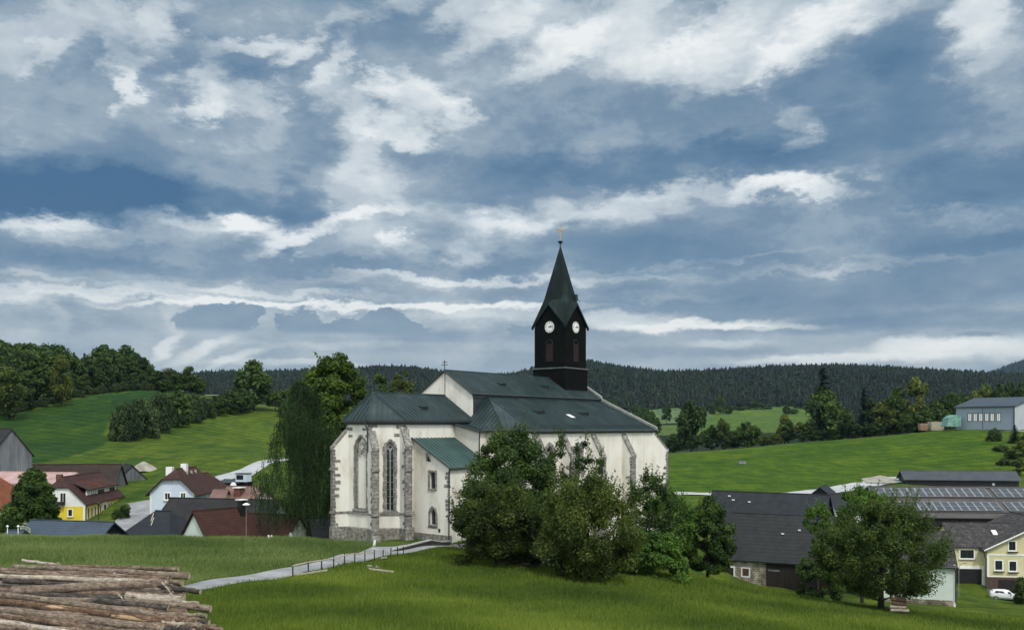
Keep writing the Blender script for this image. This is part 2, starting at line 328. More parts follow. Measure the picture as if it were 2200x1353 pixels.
DWOOD = M('dark_boards', [(.3, (.012, .010, .009)), (.7, (.035, .028, .024))], 2, .85, 5, .3, 6, stretch=(1, 1, .15), pattern=('waves', .28, .6, (.005, .005, .005), 1))
BARK = M('tree_bark', [(.3, (.022, .019, .015)), (.7, (.085, .075, .06))], 6, .95, 5, .5, 14, stretch=(1, 1, .3), objc=True)
PALEWOOD = M('pale_plank', [(.3, (.30, .27, .21)), (.7, (.48, .45, .37))], 3, .8)

# ---------------------------------------------------------------- terrain: control points (photo x, photo y of the ground, distance)
CP = """0 1560 22;1100 1560 22;2200 1620 22;-500 1560 22;2700 1640 22
0 1440 30;450 1440 30;1100 1430 33;2200 1520 33;-500 1440 30
450 1353 40;1100 1353 44;1500 1353 52;1850 1353 63;2200 1353 78;2700 1380 80
0 1300 48;0 1205 65;-400 1205 65;-400 1152 90;0 1153 89;220 1154 90;400 1156 90;560 1158 91;690 1161 94
0 1180 104;250 1180 106;450 1184 108;600 1180 110;-400 1180 104
250 1142 127;100 1145 122;400 1128 135;-300 1145 122;0 1115 140;262 1092 146;560 1130 130;460 1105 142
740 1165 97;800 1162 98.6;885 1155 99.5;965 1153 100;960 1140 115;1100 1157 112;1250 1165 113;1430 1150 126
1100 1120 150;800 1125 130;700 1140 125;1250 1110 165
430 1251 62;430 1269 57.5;520 1236 66.5;520 1253 62;632 1215 73;632 1234 68.5;735 1193 82;735 1214 77;800 1179 89;800 1203 83;860 1171 93.5;870 1189 88.5;950 1166 97;960 1174 92.5
475 1019 172;577 987 205;496 1029 163;578 998 194
1030 1216 80;1240 1250 74;1430 1240 84;1540 1247 98;1150 1225 79;800 1225 74
1555 1246 121;1650 1266 119;1720 1274 117;1890 1312 85;2045 1307 112;1800 1296 98;1930 1314 86;2200 1330 92
2160 1284 131;2100 1264 134;2200 1296 122;2050 1254 136;2500 1300 130
1600 1175 150;1900 1160 160;2150 1140 165;1500 1125 150;2500 1140 165
1435 1062 197;1600 1066 190;1700 1064 190;1900 1046 205;2190 1046 212;2600 1040 212
1435 1030 225;1900 1000 250;1440 973 330;1600 962 338;1700 952 340;1850 940 338;1990 927 330;2058 925 300;2200 932 280;2180 990 235;2600 930 290
1440 985 420;1700 968 430;2000 950 430;2300 940 430
1200 990 300;1000 1010 260;800 1010 250;700 1000 230
0 1015 160;60 1010 165;300 1037 172;100 988 185;-300 1000 180;400 1010 180;590 1040 175
245 946 235;0 908 250;190 853 310;330 840 360;400 916 275;530 888 330;585 886 338;-300 880 280;650 930 300
0 845 400;300 842 430;500 860 420;600 880 430;-400 830 420;0 850 700;300 860 700
1300 935 650;1450 932 650;1650 925 650;1000 940 600;1450 893 900;1650 872 1000;1300 900 900;1900 890 900;2200 900 900;1800 880 1000
700 905 700;900 900 700;1000 905 800;450 870 700
1250 781 1700;1180 790 1700;1330 795 1650;1100 812 1650;1440 808 1500;1600 799 1500;1750 793 1500;1900 797 1500;2100 810 1450;2250 815 1400;2700 815 1400
450 808 1500;600 806 1500;760 799 1550;900 797 1600;980 812 1600;200 830 1500;-300 830 1500
1250 792 1950;1180 802 1950;1330 808 1900;1100 825 1950;1440 822 1750;1600 812 1750;1750 806 1750;1900 810 1750;2100 824 1700;2250 830 1650;450 822 1750;600 820 1750;760 812 1800;900 810 1850;980 824 1850;1250 800 1400;1440 826 1250;1600 820 1250;1750 815 1250;1900 818 1250;2100 826 1200;1100 830 1400
1100 880 2600;1800 880 2600;400 880 2600;2200 860 2300
2240 775 4200;2160 800 4200;2100 822 4200;2350 765 4300;1900 850 4300;1500 870 4300;800 875 4300;0 870 4300;-600 870 4300;2800 800 4300
0 900 9000;1100 900 9000;2200 895 9000;2800 895 9000;-600 900 9000"""
_cp = np.array([[float(x) for x in t.split()] for ln in CP.split('\n') for t in ln.split(';')])
def _xf(px, Y): return np.stack([px / 420.0, np.log(Y) * 3.6], -1)
def _tps_k(r2): return .5 * r2 * np.log(np.maximum(r2, 1e-12))
_c = _xf(_cp[:, 0], _cp[:, 2]); _n = len(_c)
_K = _tps_k(((_c[:, None] - _c[None]) ** 2).sum(-1)) + np.eye(_n) * .001
_Pm = np.concatenate([np.ones((_n, 1)), _c], 1)
_A = np.block([[_K, _Pm], [_Pm.T, np.zeros((3, 3))]])
_s = np.linalg.solve(_A, np.concatenate([_cp[:, 1] - 915, np.zeros(3)]))
def ground_py(px, Y):
    px = np.clip(np.atleast_1d(np.asarray(px, float)), -700, 2900); Y = np.clip(np.atleast_1d(np.asarray(Y, float)), 22, 9500)
    q = _xf(px, Y); out = np.empty(len(px))
    for i in range(0, len(px), 20000):
        qq = q[i:i + 20000]; K = _tps_k(((qq[:, None] - _c[None]) ** 2).sum(-1))
        out[i:i + 20000] = K @ _s[:_n] + _s[_n] + qq @ _s[_n + 1:]
    return out + 915
def gz(x, y):
    """ground height at world points"""
    x = np.atleast_1d(np.asarray(x, float)); y = np.atleast_1d(np.asarray(y, float)); Y = np.maximum(y, 22)
    h = sum(a * np.sin(x * fx + y * fy + p) for a, fx, fy, p in [(.05, .9, .5, 1), (.04, -.6, 1.1, 2), (.03, 1.3, -.9, .3), (.08, .11, .17, 1)])
    return (HY - ground_py(1100 + F * x / Y, Y)) / F * Y + h * np.clip(1.2 - Y / 400, .3, 1)
def g1(x, y): return float(gz(x, y)[0])
def hit(px, py, y0=24, y1=3000):
    """first ground point seen through photo pixel (px,py) beyond distance y0"""
    Y = np.exp(np.linspace(math.log(y0), math.log(y1), 1500)); z = (HY - py) / F * Y
    g = gz((px - 1100) / F * Y, Y); i = int(np.argmax(g >= z))
    if not (g >= z).any(): i = len(Y) - 1
    return Vector(((px - 1100) / F * Y[i], Y[i], g[i]))

def inpoly(x, y, poly):
    r = np.zeros(len(x), bool); n = len(poly)
    for i in range(n):
        x0, y0 = poly[i]; x1, y1 = poly[(i + 1) % n]
        c = ((y0 > y) != (y1 > y)) & (x < (x1 - x0) * (y - y0) / (y1 - y0 + 1e-12) + x0); r ^= c
    return r
def fieldpoly(txt): return [((a - 1100) / F * c, c) for a, c in (map(float, t.split()) for t in txt.split(';'))]
# field outlines: photo x, distance
FIELDS = [
 ('-500 150;-500 262;0 262;195 312;255 300;232 262;238 236;190 205;100 182;0 168', (.022, .058, .009)),
 ('-300 268;0 268;195 318;330 370;500 400;300 700;-700 700;-700 300', (.012, .022, .008)),
 ('195 316;330 366;400 345;300 300;255 300', (.018, .055, .012)),
 ('1420 196;1600 189;1760 196;1930 206;2080 222;2150 245;2160 285;1990 318;1700 330;1440 318', (.050, .098, .007)),
 ('1150 560;1250 640;1450 640;1470 760;1180 800', (.070, .110, .030)),
 ('1470 640;1800 640;1800 930;1700 1010;1560 980;1460 860', (.062, .112, .022)),
 ('1280 780;1450 800;1540 900;1450 1000;1300 960', (.085, .135, .060)),
 ('800 560;1080 600;1080 820;800 800', (.085, .135, .050)),
]
def build_ground():
    pxs = np.concatenate([np.arange(-2600, -300, 60), np.arange(-300, 2500, 8), np.arange(2500, 4900, 60)])
    Ys = np.exp(np.arange(math.log(18), math.log(9400), .0145))
    PX, YY = np.meshgrid(pxs, Ys); n0, n1 = PX.shape
    X = (PX - 1100) / F * YY; Z = gz(X.ravel(), YY.ravel()).reshape(PX.shape)
    V = np.stack([X, YY, Z], -1).reshape(-1, 3)
    # skirt behind the camera
    B = np.array([[-3500, -3000, -9.], [3500, -3000, -9.]])
    idx = np.arange(n0 * n1).reshape(n0, n1)
    q = np.stack([idx[:-1, :-1], idx[:-1, 1:], idx[1:, 1:], idx[1:, :-1]], -1).reshape(-1, 4)
    me = bpy.data.meshes.new('meadow_ground')
    V = np.concatenate([V, [[-600, -400, -9.5], [600, -400, -9.5], [-600, 18, -9.5], [600, 18, -9.5]]]); m = n0 * n1
    me.vertices.add(len(V)); me.vertices.foreach_set('co', V.astype(np.float32).ravel())
    L = [m + 0, m + 1, idx[0, -1], idx[0, 0]]
    loops = np.concatenate([q.ravel(), L]); nq = len(q) + 1
    me.loops.add(nq * 4); me.loops.foreach_set('vertex_index', loops.astype(np.int32))
    me.polygons.add(nq); me.polygons.foreach_set('loop_start', np.arange(0, nq * 4, 4, dtype=np.int32)); me.polygons.foreach_set('loop_total', np.full(nq, 4, dtype=np.int32))
    me.polygons.foreach_set('use_smooth', np.ones(nq, bool))
    me.update(calc_edges=True)
    C = np.tile(np.array([.060, .100, .012]), (len(V), 1))
    x, y = V[:, 0], V[:, 1]
    jx = x + np.sin(y * .13 + x * .05) * y * .004; jy = y + np.sin(x * .11) * y * .008
    C[(y > 425) & (y < 9999)] = (.012, .024, .010)
    for t, c in FIELDS: C[inpoly(jx, jy, fieldpoly(t))] = c
    at = me.attributes.new('field', 'FLOAT_COLOR', 'POINT'); at.data.foreach_set('color', np.concatenate([C, np.ones((len(C), 1))], 1).astype(np.float32).ravel())
    mt = bpy.data.materials.new('grassland'); mt.use_nodes = True; N = NT(mt.node_tree)
    col = N.n('ShaderNodeAttribute', None, attribute_name='field').outputs['Color']
    p = N.n('ShaderNodeNewGeometry').outputs['Position']
    a = N.noise(p, .035, 4, .6); b = N.noise(N.n('ShaderNodeMapping', {'Vector': p, 'Scale': (1, .4, 1), 'Rotation': (0, 0, .3)}).outputs[0], .25, 5, .65); c = N.noise(p, 2.2, 6, .75); e = N.noise(p, 12, 3, .7)
    col = N.mix(1.0, col, N.ramp(a, [(.3, (.62, .76, .85)), (.5, (1, 1, 1)), (.7, (1.35, 1.15, .9))]), 'MULTIPLY')
    col = N.mix(1.0, col, N.ramp(b, [(.3, (.52, .66, .7)), (.5, (1.0, 1.0, 1)), (.72, (1.75, 1.4, 1.0))]), 'MULTIPLY')
    col = N.mix(1.0, col, N.ramp(c, [(.25, (.5, .55, .5)), (.5, (1, 1, 1)), (.75, (1.55, 1.45, 1.3))]), 'MULTIPLY')
    wv = N.n('ShaderNodeTexWave', {'Vector': N.n('ShaderNodeMapping', {'Vector': p, 'Rotation': (0, 0, .25)}).outputs[0], 'Scale': .055, 'Distortion': 5.0, 'Detail': 3, 'Detail Scale': .35}, bands_direction='Y').outputs['Fac']
    col = N.mix(1.0, col, N.ramp(wv, [(.0, (.80, .83, .84)), (.35, (1, 1, 1)), (1.0, (1.1, 1.08, 1.0))]), 'MULTIPLY')
    hh = N.m('ADD', N.m('MULTIPLY', c, 1.0), N.m('MULTIPLY', e, .4))
    bs = N.n('ShaderNodeBsdfPrincipled', {'Base Color': col, 'Roughness': .9, 'Specular IOR Level': .1, 'Normal': N.n('ShaderNodeBump', {'Height': hh, 'Strength': .8, 'Distance': .35}).outputs[0]})
    N.n('ShaderNodeOutputMaterial', {'Surface': bs.outputs[0]})
    o = link_mesh('meadow_ground', me, mt); tag(o, kind='structure')
build_ground()

def strip(name, pairs, mat, lift=.07, sub=8, kind='structure', label=None):
    """surface between two polylines of photo points laid on the ground"""
    pt = lambda q: hit(*q) if len(q) == 2 else gpos(q[0], q[2])
    L = [pt(a) for a, b in pairs]; R = [pt(b) for a, b in pairs]; rows = []
    for i in range(len(L) - 1):
        for k in range(sub + (i == len(L) - 2)):
            t = k / sub; a = L[i].lerp(L[i + 1], t); b = R[i].lerp(R[i + 1], t)
            w_ = .12 * math.sin(i * 3.1 + k * 1.7)
            rows.append([a.lerp(b, j / 6 + (w_ / 6 if 0 < j < 6 else 0)) for j in range(7)])
    mb = MB()
    flat = [p for r in rows for p in r]; z = gz([p.x for p in flat], [p.y for p in flat])
    k = 0
    for r in rows:
        for j in range(7): r[j] = Vector((r[j].x, r[j].y, z[k] + lift * max(1, r[j].y / 100))); k += 1
    for i in range(len(rows) - 1):
        for j in range(6): mb.face([rows[i][j], rows[i + 1][j], rows[i + 1][j + 1], rows[i][j + 1]], True)
    o = mb.build(name, mat, weld=True); tag(o, label, kind=kind); return o
ASPHALT = M('worn_asphalt', [(.3, (.16, .165, .175)), (.5, (.24, .245, .255)), (.72, (.33, .335, .34))], .5, .9, 7, .2, 20)
PALEROAD = M('pale_road', [(.3, (.30, .31, .32)), (.7, (.44, .45, .46))], .2, .9, 6)
DARKYARD = M('dark_yard', [(.3, (.05, .05, .05)), (.7, (.10, .10, .095))], .6, .9, 6)
DIRT = M('pale_gravel', [(.3, (.17, .16, .12)), (.55, (.30, .28, .24)), (.75, (.42, .40, .36))], .6, .95, 7, .3, 6)

# ---------------------------------------------------------------- the church (local x = v: outwards to the south side, y = u: along the axis, z above ZB)
TH, CX0, CY0, ZB = .671, -17.454, 100.0, -12.75
sT, cT = math.sin(TH), math.cos(TH)
def cray(px, py):
    """photo ray in church coordinates (eye-relative z): origin and direction"""
    o = Vector((-CX0 * cT + CY0 * sT, -CX0 * sT - CY0 * cT, 0)); dx = (px - 1100) / F
    return o, Vector((dx * cT - sT, dx * sT + cT, (HY - py) / F))
def cpl(px, py, pt, nrm):
    o, d = cray(px, py); pt = Vector(pt); nrm = Vector(nrm); t = (pt - o).dot(nrm) / d.dot(nrm); return o + d * t
def onU(px, py, u): return cpl(px, py, (0, u, 0), (0, 1, 0))
def onV(px, py, v): return cpl(px, py, (v, 0, 0), (1, 0, 0))

def seams(mb, poly, down, sp=.62, w=.045, h=.06):
    """standing seams over a convex roof polygon, running along 'down'"""
    P = [Vector(p) for p in poly]; nrm = (P[1] - P[0]).cross(P[2] - P[1]).normalized()
    if nrm.z < 0: nrm = -nrm
    d = Vector(down); d = (d - nrm * d.dot(nrm)).normalized(); t = nrm.cross(d)
    a = [p.dot(t) for p in P]; c = math.floor(min(a) / sp) * sp + sp * .5
    while c < max(a):
        hits = []
        for i in range(len(P)):
            p, q = P[i], P[(i + 1) % len(P)]; x, y = p.dot(t) - c, q.dot(t) - c
            if (x < 0) != (y < 0): hits.append(p.lerp(q, x / (x - y)))
        if len(hits) == 2 and (hits[0] - hits[1]).length > .3:
            p, q = hits; s = t * w / 2; u = nrm * h
            mb.face([p - s, q - s, q - s + u, p - s + u]); mb.face([p - s + u, q - s + u, q + s + u, p + s + u]); mb.face([q + s, p + s, p + s + u, q + s + u])
        c += sp

def arch(w, h, n=8, k=1.0):
    """pointed arch outline, base centre at origin, counter-clockwise in (x,z)"""
    R = w * k; sp = h - math.sqrt(max(R * R - (R - w / 2) ** 2, 0)); pts = [(-w / 2, 0), (w / 2, 0)]
    a1 = math.acos((R - w / 2) / R)
    pts += [(-w / 2 + w - R + R * math.cos(a1 * i / n), sp + R * math.sin(a1 * i / n)) for i in range(n + 1)]
    pts += [(w / 2 - w + R - R * math.cos(a1 * i / n), sp + R * math.sin(a1 * i / n)) for i in range(n - 1, -1, -1)]
    return pts

def wall_with_holes(mb, M4, outer, holes, depth=.35):
    """vertical wall face in the plane of M4 (x right, z up, y into the wall); hole outlines get reveals"""
    loops = [[Vector((x, 0, z)) for x, z in outer]] + [[Vector((x, 0, z)) for x, z in h] for h in holes]
    flat = [p for l in loops for p in l]
    for t in tessellate_polygon(loops):
        a, b, c = [flat[i] for i in t]
        if (b - a).cross(c - a).y > 0: b, c = c, b
        mb.face([M4 @ a, M4 @ b, M4 @ c])
    for h in holes:
        for i in range(len(h)):
            (x0, z0), (x1, z1) = h[i], h[(i + 1) % len(h)]
            mb.face([M4 @ Vector(p) for p in ((x0, 0, z0), (x1, 0, z1), (x1, depth, z1), (x0, depth, z0))])

def frameM(p0, p1, z=0):
    """matrix: origin p0 (x,y), x axis towards p1, y into the wall (left of the direction), z up"""
    d = Vector((p1[0] - p0[0], p1[1] - p0[1], 0)).normalized(); n = Vector((-d.y, d.x, 0))
    m = Matrix.Identity(4)
    for i in range(3): m[i][0] = d[i]; m[i][1] = n[i]; m[i][2] = (0, 0, 1)[i]
    m[0][3], m[1][3], m[2][3] = p0[0], p0[1], z
    return m

def ring(mb, M4, a, b, y0, y1):
    """solid band between outlines a (outer) and b (inner), same vertex count, from depth y0 to y1"""
    n = len(a); V = lambda p, y: M4 @ Vector((p[0], y, p[1]))
    for i in range(n):
        j = (i + 1) % n
        mb.face([V(a[i], y0), V(a[j], y0), V(b[j], y0), V(b[i], y0)]); mb.face([V(a[j], y0), V(a[i], y0), V(a[i], y1), V(a[j], y1)]); mb.face([V(b[i], y0), V(b[j], y0), V(b[j], y1), V(b[i], y1)])

def rough_outline(o, rs, amt):
    out = []
    cx = sum(p[0] for p in o) / len(o); cz = sum(p[1] for p in o) / len(o)
    for x, z in o:
        k = rs.uniform(0, amt); out.append((x + (k if x > cx else -k), z + (k * .6 if z > cz else 0)))
    return out
def densify(o, step=.55):
    r = []
    for i in range(len(o)):
        (x0, z0), (x1, z1) = o[i], o[(i + 1) % len(o)]; n = max(1, int(math.hypot(x1 - x0, z1 - z0) / step))
        r += [(x0 + (x1 - x0) * k / n, z0 + (z1 - z0) * k / n) for k in range(n)]
    return r

def build_church():
    rs = random.Random(5)
    R = empty('church', (CX0, CY0, ZB), -TH, 'white plastered gothic church with green metal roofs and a dark clock tower', 'church')
    Z = lambda z: z - ZB
    c, k = 4.634, 1.92
    zE = .62                                     # choir eave
    apse = [(c, 15.4), (c, c - k), (k, 0), (-k, 0), (-c, c - k), (-c, 15.4)]  # clockwise seen from above -> corners in order
    # ---- choir walls with real window openings
    Wb = .0
    mb = MB(); top = Z(zE) - .02
    faces = list(zip(apse[::-1][:-1], apse[::-1][1:]))   # (-c,15.4)->(-c,..)->(-k,0)->(k,0)->(c,..)->(c,15.4)
    fA = frameM((-k, 0), (k, 0)); fB = frameM((k, 0), (c, c - k)); LB = math.hypot(c - k, c - k)
    def uvz(px, py, fr): # photo point on the plane of a wall frame -> (x along, z above ZB)
        p0 = fr.translation; n = fr.to_3x3() @ Vector((0, 1, 0)); q = cpl(px, py, p0, n); q = fr.inverted() @ q
        return q.x, q.z - ZB
    zs0 = uvz(780, 1093, fA)[1]; zs1 = uvz(780, 936, fA)[1]
    wA = (2.42, zs0, 1.8, zs1 - zs0)           # centre x, sill, width, height
    b0 = uvz(828, 1100, fB); b1 = uvz(848, 1100, fB); bt = uvz(838, 947, fB)
    wB = ((b0[0] + b1[0]) / 2, b0[1] + .15, (b1[0] - b0[0]) * 1.0, bt[1] - b0[1] - .15)
    for i, (p, q) in enumerate(faces):
        fr = frameM(p, q); L = math.hypot(q[0] - p[0], q[1] - p[1]); outer = [(0, -3), (L, -3), (L, top), (0, top)]; holes = []
        for j, wd in ((2, wA), (3, wB)):
            if i == j: holes = [[(x + wd[0], z + wd[1]) for x, z in arch(wd[2], wd[3])]]
        if i == 1: holes = []
        wall_with_holes(mb, fr, outer, holes, .32 if i != 3 else .45)
    mb.face([(x, y, top - .02) for x, y in apse[::-1]])
    mb.build('choir_wall', PLASTER, R)
    # windows of the two visible apse faces
    def win(fr, wd, depth, blind):
        x0, z0, w, h = wd; W_ = lambda o: [(x + x0, z + z0) for x, z in o]
        o = densify(arch(w, h)); 
        def off(s):
            cx, cz = 0, 0; r = []
            for x, z in o:
                ang = math.atan2(max(z - (h - w), 0), x) if z > h - w * .9 else (0 if x > 0 else math.pi)
                r.append((x + math.cos(ang) * s, z + (math.sin(ang) * s if z > .01 else -s * .5)))
            return r
        f = MB(); ring(f, fr, W_(rough_outline(off(.2 if not blind else .16), rs, .14)), W_(o), -.03, .12)
        ring(f, fr, W_(off(.02)), W_(off(-.16)), .12, .3)
        wnd = MB(); wnd.face([fr @ Vector((x, depth, z)) for x, z in W_(arch(w, h))])
        wo = wnd.build('window', PLASTER if blind else GLASS, R)
        f.build('window_surround', STONE, wo)
        t = MB(); g = lambda x, z, y=depth - .16: fr @ Vector((x + x0, y, z + z0))
        bw = .06
        hs = h - w * 1.15
        if not blind:
            t.tube([g(0, 0), g(0, hs)], .065, 6)
            for z in np.arange(.8, hs - .2, .8): t.tube([g(-w / 2, z, depth - .06), g(w / 2, z, depth - .06)], .018, 4)
        lw = w / 2
        for s in (-1, 1):                          # two small pointed lights with cusps
            a = arch(lw * .98, lw * 1.15, 5)[2:]
            t.tube([g(x + s * lw / 2, z + hs - lw * .35) for x, z in a], bw, 5)
            t.tube([g(s * lw / 2 - .0 + q * lw * .22, hs + .05 + z) for q, z in ((-2, -.1), (-1.0, .12), (0, .34), (1.0, .12), (2, -.1))], bw * .6, 4)
            t.tube([g(s * lw / 2 + q * .12, hs - .25 + z) for q, z in ((-1, .2), (0, 0), (1, .2))], bw * .7, 4) if blind else None
        cr = lw * .46; cz = hs + lw * .98
        for q in range(4):
            cx, cc = cr * .62 * math.cos(q * math.pi / 2), cr * .62 * math.sin(q * math.pi / 2)
            t.tube([g(cx + cr * .55 * math.cos(u), cz + cc + cr * .55 * math.sin(u)) for u in np.linspace(q * math.pi / 2 - 2, q * math.pi / 2 + 2, 8)], bw * .75, 4)
        t.build('window_tracery', STONE if blind else MULL, wo)
        s = MB(); s.box((x0 - w / 2 - .35, -.16, z0 - .28), (x0 + w / 2 + .35, .2, z0 - .02), fr); s.build('window_sill', STONE, wo)
    win(fA, wA, .30, True); win(fB, wB, .42, False)
    # ---- plinth and string course
    def offs(poly, d):
        out = []
        for i, p in enumerate(poly):
            if i in (0, len(poly) - 1): out.append((p[0] + (d if p[0] > 0 else -d), p[1])); continue
            a, b = Vector(poly[i - 1]), Vector(poly[i + 1]); pv = Vector(p)
            n1 = (pv - a).normalized(); n2 = (b - pv).normalized(); n1 = Vector((n1.y, -n1.x)) * -1; n2 = Vector((n2.y, -n2.x)) * -1
            bis = (n1 + n2).normalized(); out.append(tuple(pv + bis * (d / max(.3, bis.dot(n1)))))
        return out
    def band(name, poly, d, z0, z1, mat, slope=0.0):
        a = offs(poly, d); b = offs(poly, -.05); cc = offs(poly, .01); mbb = MB()
        for i in range(len(poly) - 1):
            mbb.face([(*a[i + 1], z0), (*a[i], z0), (*a[i], z1 - slope), (*a[i + 1], z1 - slope)]); mbb.face([(*a[i + 1], z1 - slope), (*a[i], z1 - slope), (*cc[i], z1), (*cc[i + 1], z1)])
            mbb.face([(*a[i], z0), (*a[i + 1], z0), (*b[i + 1], z0), (*b[i], z0)])
        return mbb.build(name, mat, R)
    test = offs(apse, .2)
    if test[2][1] > 0:                            # make sure the offset goes outwards
        _o = offs; offs = lambda poly, d: _o(poly, -d)
    zp = 1.35
    band('plinth', apse, .16, -3, zp, RUBBLE, .12)
    zst = uvz(800, 1104, fA)[1]
    band('string_course', apse, .16, zst - .12, zst + .16, STONE, .14)
    # ---- cornice / gutter of the choir
    band('choir_cornice', apse, .22, top - .42, top - .05, RTRIM)
    band('choir_gutter', apse, .5, top - .16, top + .06, RTRIM)
    # ---- choir roof
    ov = offs(apse, .45); ze = Z(zE) + .05; zr = Z(3.86); A = (0, 2.3, zr); Bq = (0, 14.55, zr)
    rf = MB(); e = [(x, y, ze) for x, y in ov]
    # south slope goes on to the nave gable
    polys = [([e[1], (e[0][0], 14.5, ze), Bq, A], (1, 0, -1)), ([e[2], e[1], A], (1, -1, -1)), ([e[3], e[2], A], (0, -1, -1)), ([e[4], e[3], A], (-1, -1, -1)), ([(e[5][0], 14.5, ze), e[4], A, Bq], (-1, 0, -1))]
    for P, dn in polys: rf.face(P)
    rf.face([e[4], (e[5][0], 14.5, ze), (e[0][0], 14.5, ze), e[1]]) ; rf.face([e[1], e[2], e[3], e[4]])
    for P, dn in polys: seams(rf, P, dn)
    hips = MB()
    for q in (e[1], e[2], e[3], e[4], Bq): rf.tube([Vector(A) + Vector((0, 0, .04)), Vector(q) + Vector((0, 0, .04))], .09, 5)
    ro = rf.build('choir_roof', RMETAL, R)
    fin = MB(); fin.tube([(0, 2.3, zr), (0, 2.3, zr + .5)], [.1, .02], 6); fin.build('roof_finial', RTRIM, R)
    # ---- buttresses (stone edges with long and short blocks, plastered flanks)
    def buttress(p, ang, zt, z1, z2, proj=1.7, wd=.74, base=-3, stone_top=0, quoins=True, step=True, label=None, inward=.5):
        """p root, ang direction (deg from -u towards +v), zt root top height, z1 outer top height"""
        d = Vector((math.sin(rad(ang)), -math.cos(rad(ang)), 0)); s = Vector((-d.y, d.x, 0)) * (wd / 2); p = Vector((*p, 0)) - d * inward
        pr = proj + inward
        prof = [(0, base), (pr, base), (pr, z1), (inward + .02, zt), (0, zt)]
        b = MB(); pts = [p + d * x + Vector((0, 0, z)) for x, z in prof]
        b.extrude([q - s for q in pts], s * 2)
        bo = b.build('buttress', PLASTER, R)
        st = MB()
        # coping of the slope and front strip
        a0 = p + d * (inward + .02) + Vector((0, 0, zt)); a1 = p + d * (pr + .12) + Vector((0, 0, z1 - .1)); up = Vector((0, 0, .12))
        st.extrude([a0 - s * 1.1 - up * 2, a1 - s * 1.1 - up * 2, a1 - s * 1.1 + up, a0 - s * 1.1 + up], s * 2.2)
        f0 = p + d * (pr - .02); st.extrude([f0 - s * 1.03 + Vector((0, 0, base)), f0 + s * 1.03 + Vector((0, 0, base)), f0 + s * 1.03 + Vector((0, 0, z1 - .25)), f0 - s * 1.03 + Vector((0, 0, z1 - .25))], d * .06)
        if quoins:
            z = zp
            i = 0
            while z < z1 - .5:
                hh = rs.uniform(.32, .5)
                for sd in (-1, 1):
                    ln = rs.choice((.28, .34, .75, .62, .9)) if (i + (sd > 0)) % 2 else rs.uniform(.22, .36)
                    q0 = p + d * (pr - ln) + s * sd * 1.0; st.extrude([q0 + Vector((0, 0, z)), q0 + d * (ln + .02) + Vector((0, 0, z)), q0 + d * (ln + .02) + Vector((0, 0, z + hh - .04)), q0 + d * .07 + Vector((0, 0, z + hh - .04)), q0 + Vector((0, 0, z + hh * .5))], s.normalized() * sd * .035)
                z += hh; i += 1
        for zz in ([zst, zst + 4.9] if step else []):
            q0 = p + d * inward; st.extrude([q0 - s * 1.25 + Vector((0, 0, zz - .1)), q0 + s * 1.25 + Vector((0, 0, zz - .1)), q0 + s * 1.25 + Vector((0, 0, zz + .12)), q0 - s * 1.25 + Vector((0, 0, zz + .12))], d * (proj + .18)) if zz == zst else st.extrude([f0 - s * 1.25 + Vector((0, 0, zz - .1)), f0 + s * 1.25 + Vector((0, 0, zz - .1)), f0 + s * 1.25 + Vector((0, 0, zz + .14)), f0 - s * 1.25 + Vector((0, 0, zz + .14))], d * .2)
        q0 = p + d * inward
        st.extrude([q0 - s * 1.3 + Vector((0, 0, base)), q0 + s * 1.3 + Vector((0, 0, base)), q0 + s * 1.3 + Vector((0, 0, zp)), q0 - s * 1.3 + Vector((0, 0, zp))], d * (proj + .16))
        st.build('buttress_stonework', STONE, bo)
        if label: bo['label'] = label
        return bo
    def wallquoins(p, dirs, z0, z1):
        b = MB(); z = z0; i = 0
        while z < z1:
            hh = rs.uniform(.32, .5)
            for j, dr in enumerate(dirs):
                d = Vector((dr[0], dr[1], 0)).normalized(); n = Vector((-d.y, d.x, 0))
                if n.dot(Vector((p[0], p[1] - 8, 0))) < 0: n = -n
                ln = rs.uniform(.6, 1.1) if (i + j) % 2 else rs.uniform(.25, .4); q = Vector((*p, z))
                b.extrude([q, q + d * ln, q + d * ln + Vector((0, 0, hh - .04)), q + Vector((0, 0, hh - .04))], n * .03)
            z += hh; i += 1
        b.build('corner_quoins', STONE, R)
    zb1 = uvz(800, 960, fA)[1]
    wallquoins((k, 0), ((-1, 0), (1, 1)), zb1 - .2, top - .5)
    wallquoins((-k, 0), ((1, 0), (-1, 1)), zb1 + .6, top - .5)
    wallquoins((c, c - k), ((-1, -1), (0, 1)), zb1 + .8, top - .5)
    buttress((k + .2, .2), 60, zb1 + 1.7, zb1 - .1, 0, proj=1.9)
    buttress((-k, 0), -22.5, zb1 + 1.9, zb1 - .1, 0)
    buttress((c, c - k), 74, zb1 + 2.2, zb1 + .1, 0, proj=1.15, wd=.8)
    buttress((-c, c - k), -67.5, zb1 + 1.9, zb1 - .1, 0)
    # ---- annex with lean-to roof
    ua, uc, va = 4.21, 11.21, 10.18
    an = MB(); zt = Z(-1.32); zl = Z(-4.44)
    fa = frameM((c, ua), (va, ua)); La = va - c
    def uz(px, py): q = onU(px, py, ua); return q.x - c, q.z - ZB
    def rect(x0, y0, x1, y1):
        a = uz(x0, y1); b = uz(x1, y0); return [(a[0], a[1]), (b[0], a[1]), (b[0], b[1]), (a[0], b[1])]
    h1 = rect(915, 971, 926, 991); h2 = rect(923, 1014, 935, 1049); a = uz(924, 1126); b_ = uz(936, 1092)
    h3 = [(x + (a[0] + b_[0]) / 2, z + a[1]) for x, z in arch(b_[0] - a[0], b_[1] - a[1], 5)]
    wall_with_holes(an, fa, [(0, -3), (La, -3), (La, zl - .1), (0, zt - .1)], [h1, h2, h3], .4)
    an.face([(va, ua, -3), (va, uc + 1, -3), (va, uc + 1, zl - .1), (va, ua, zl - .1)])
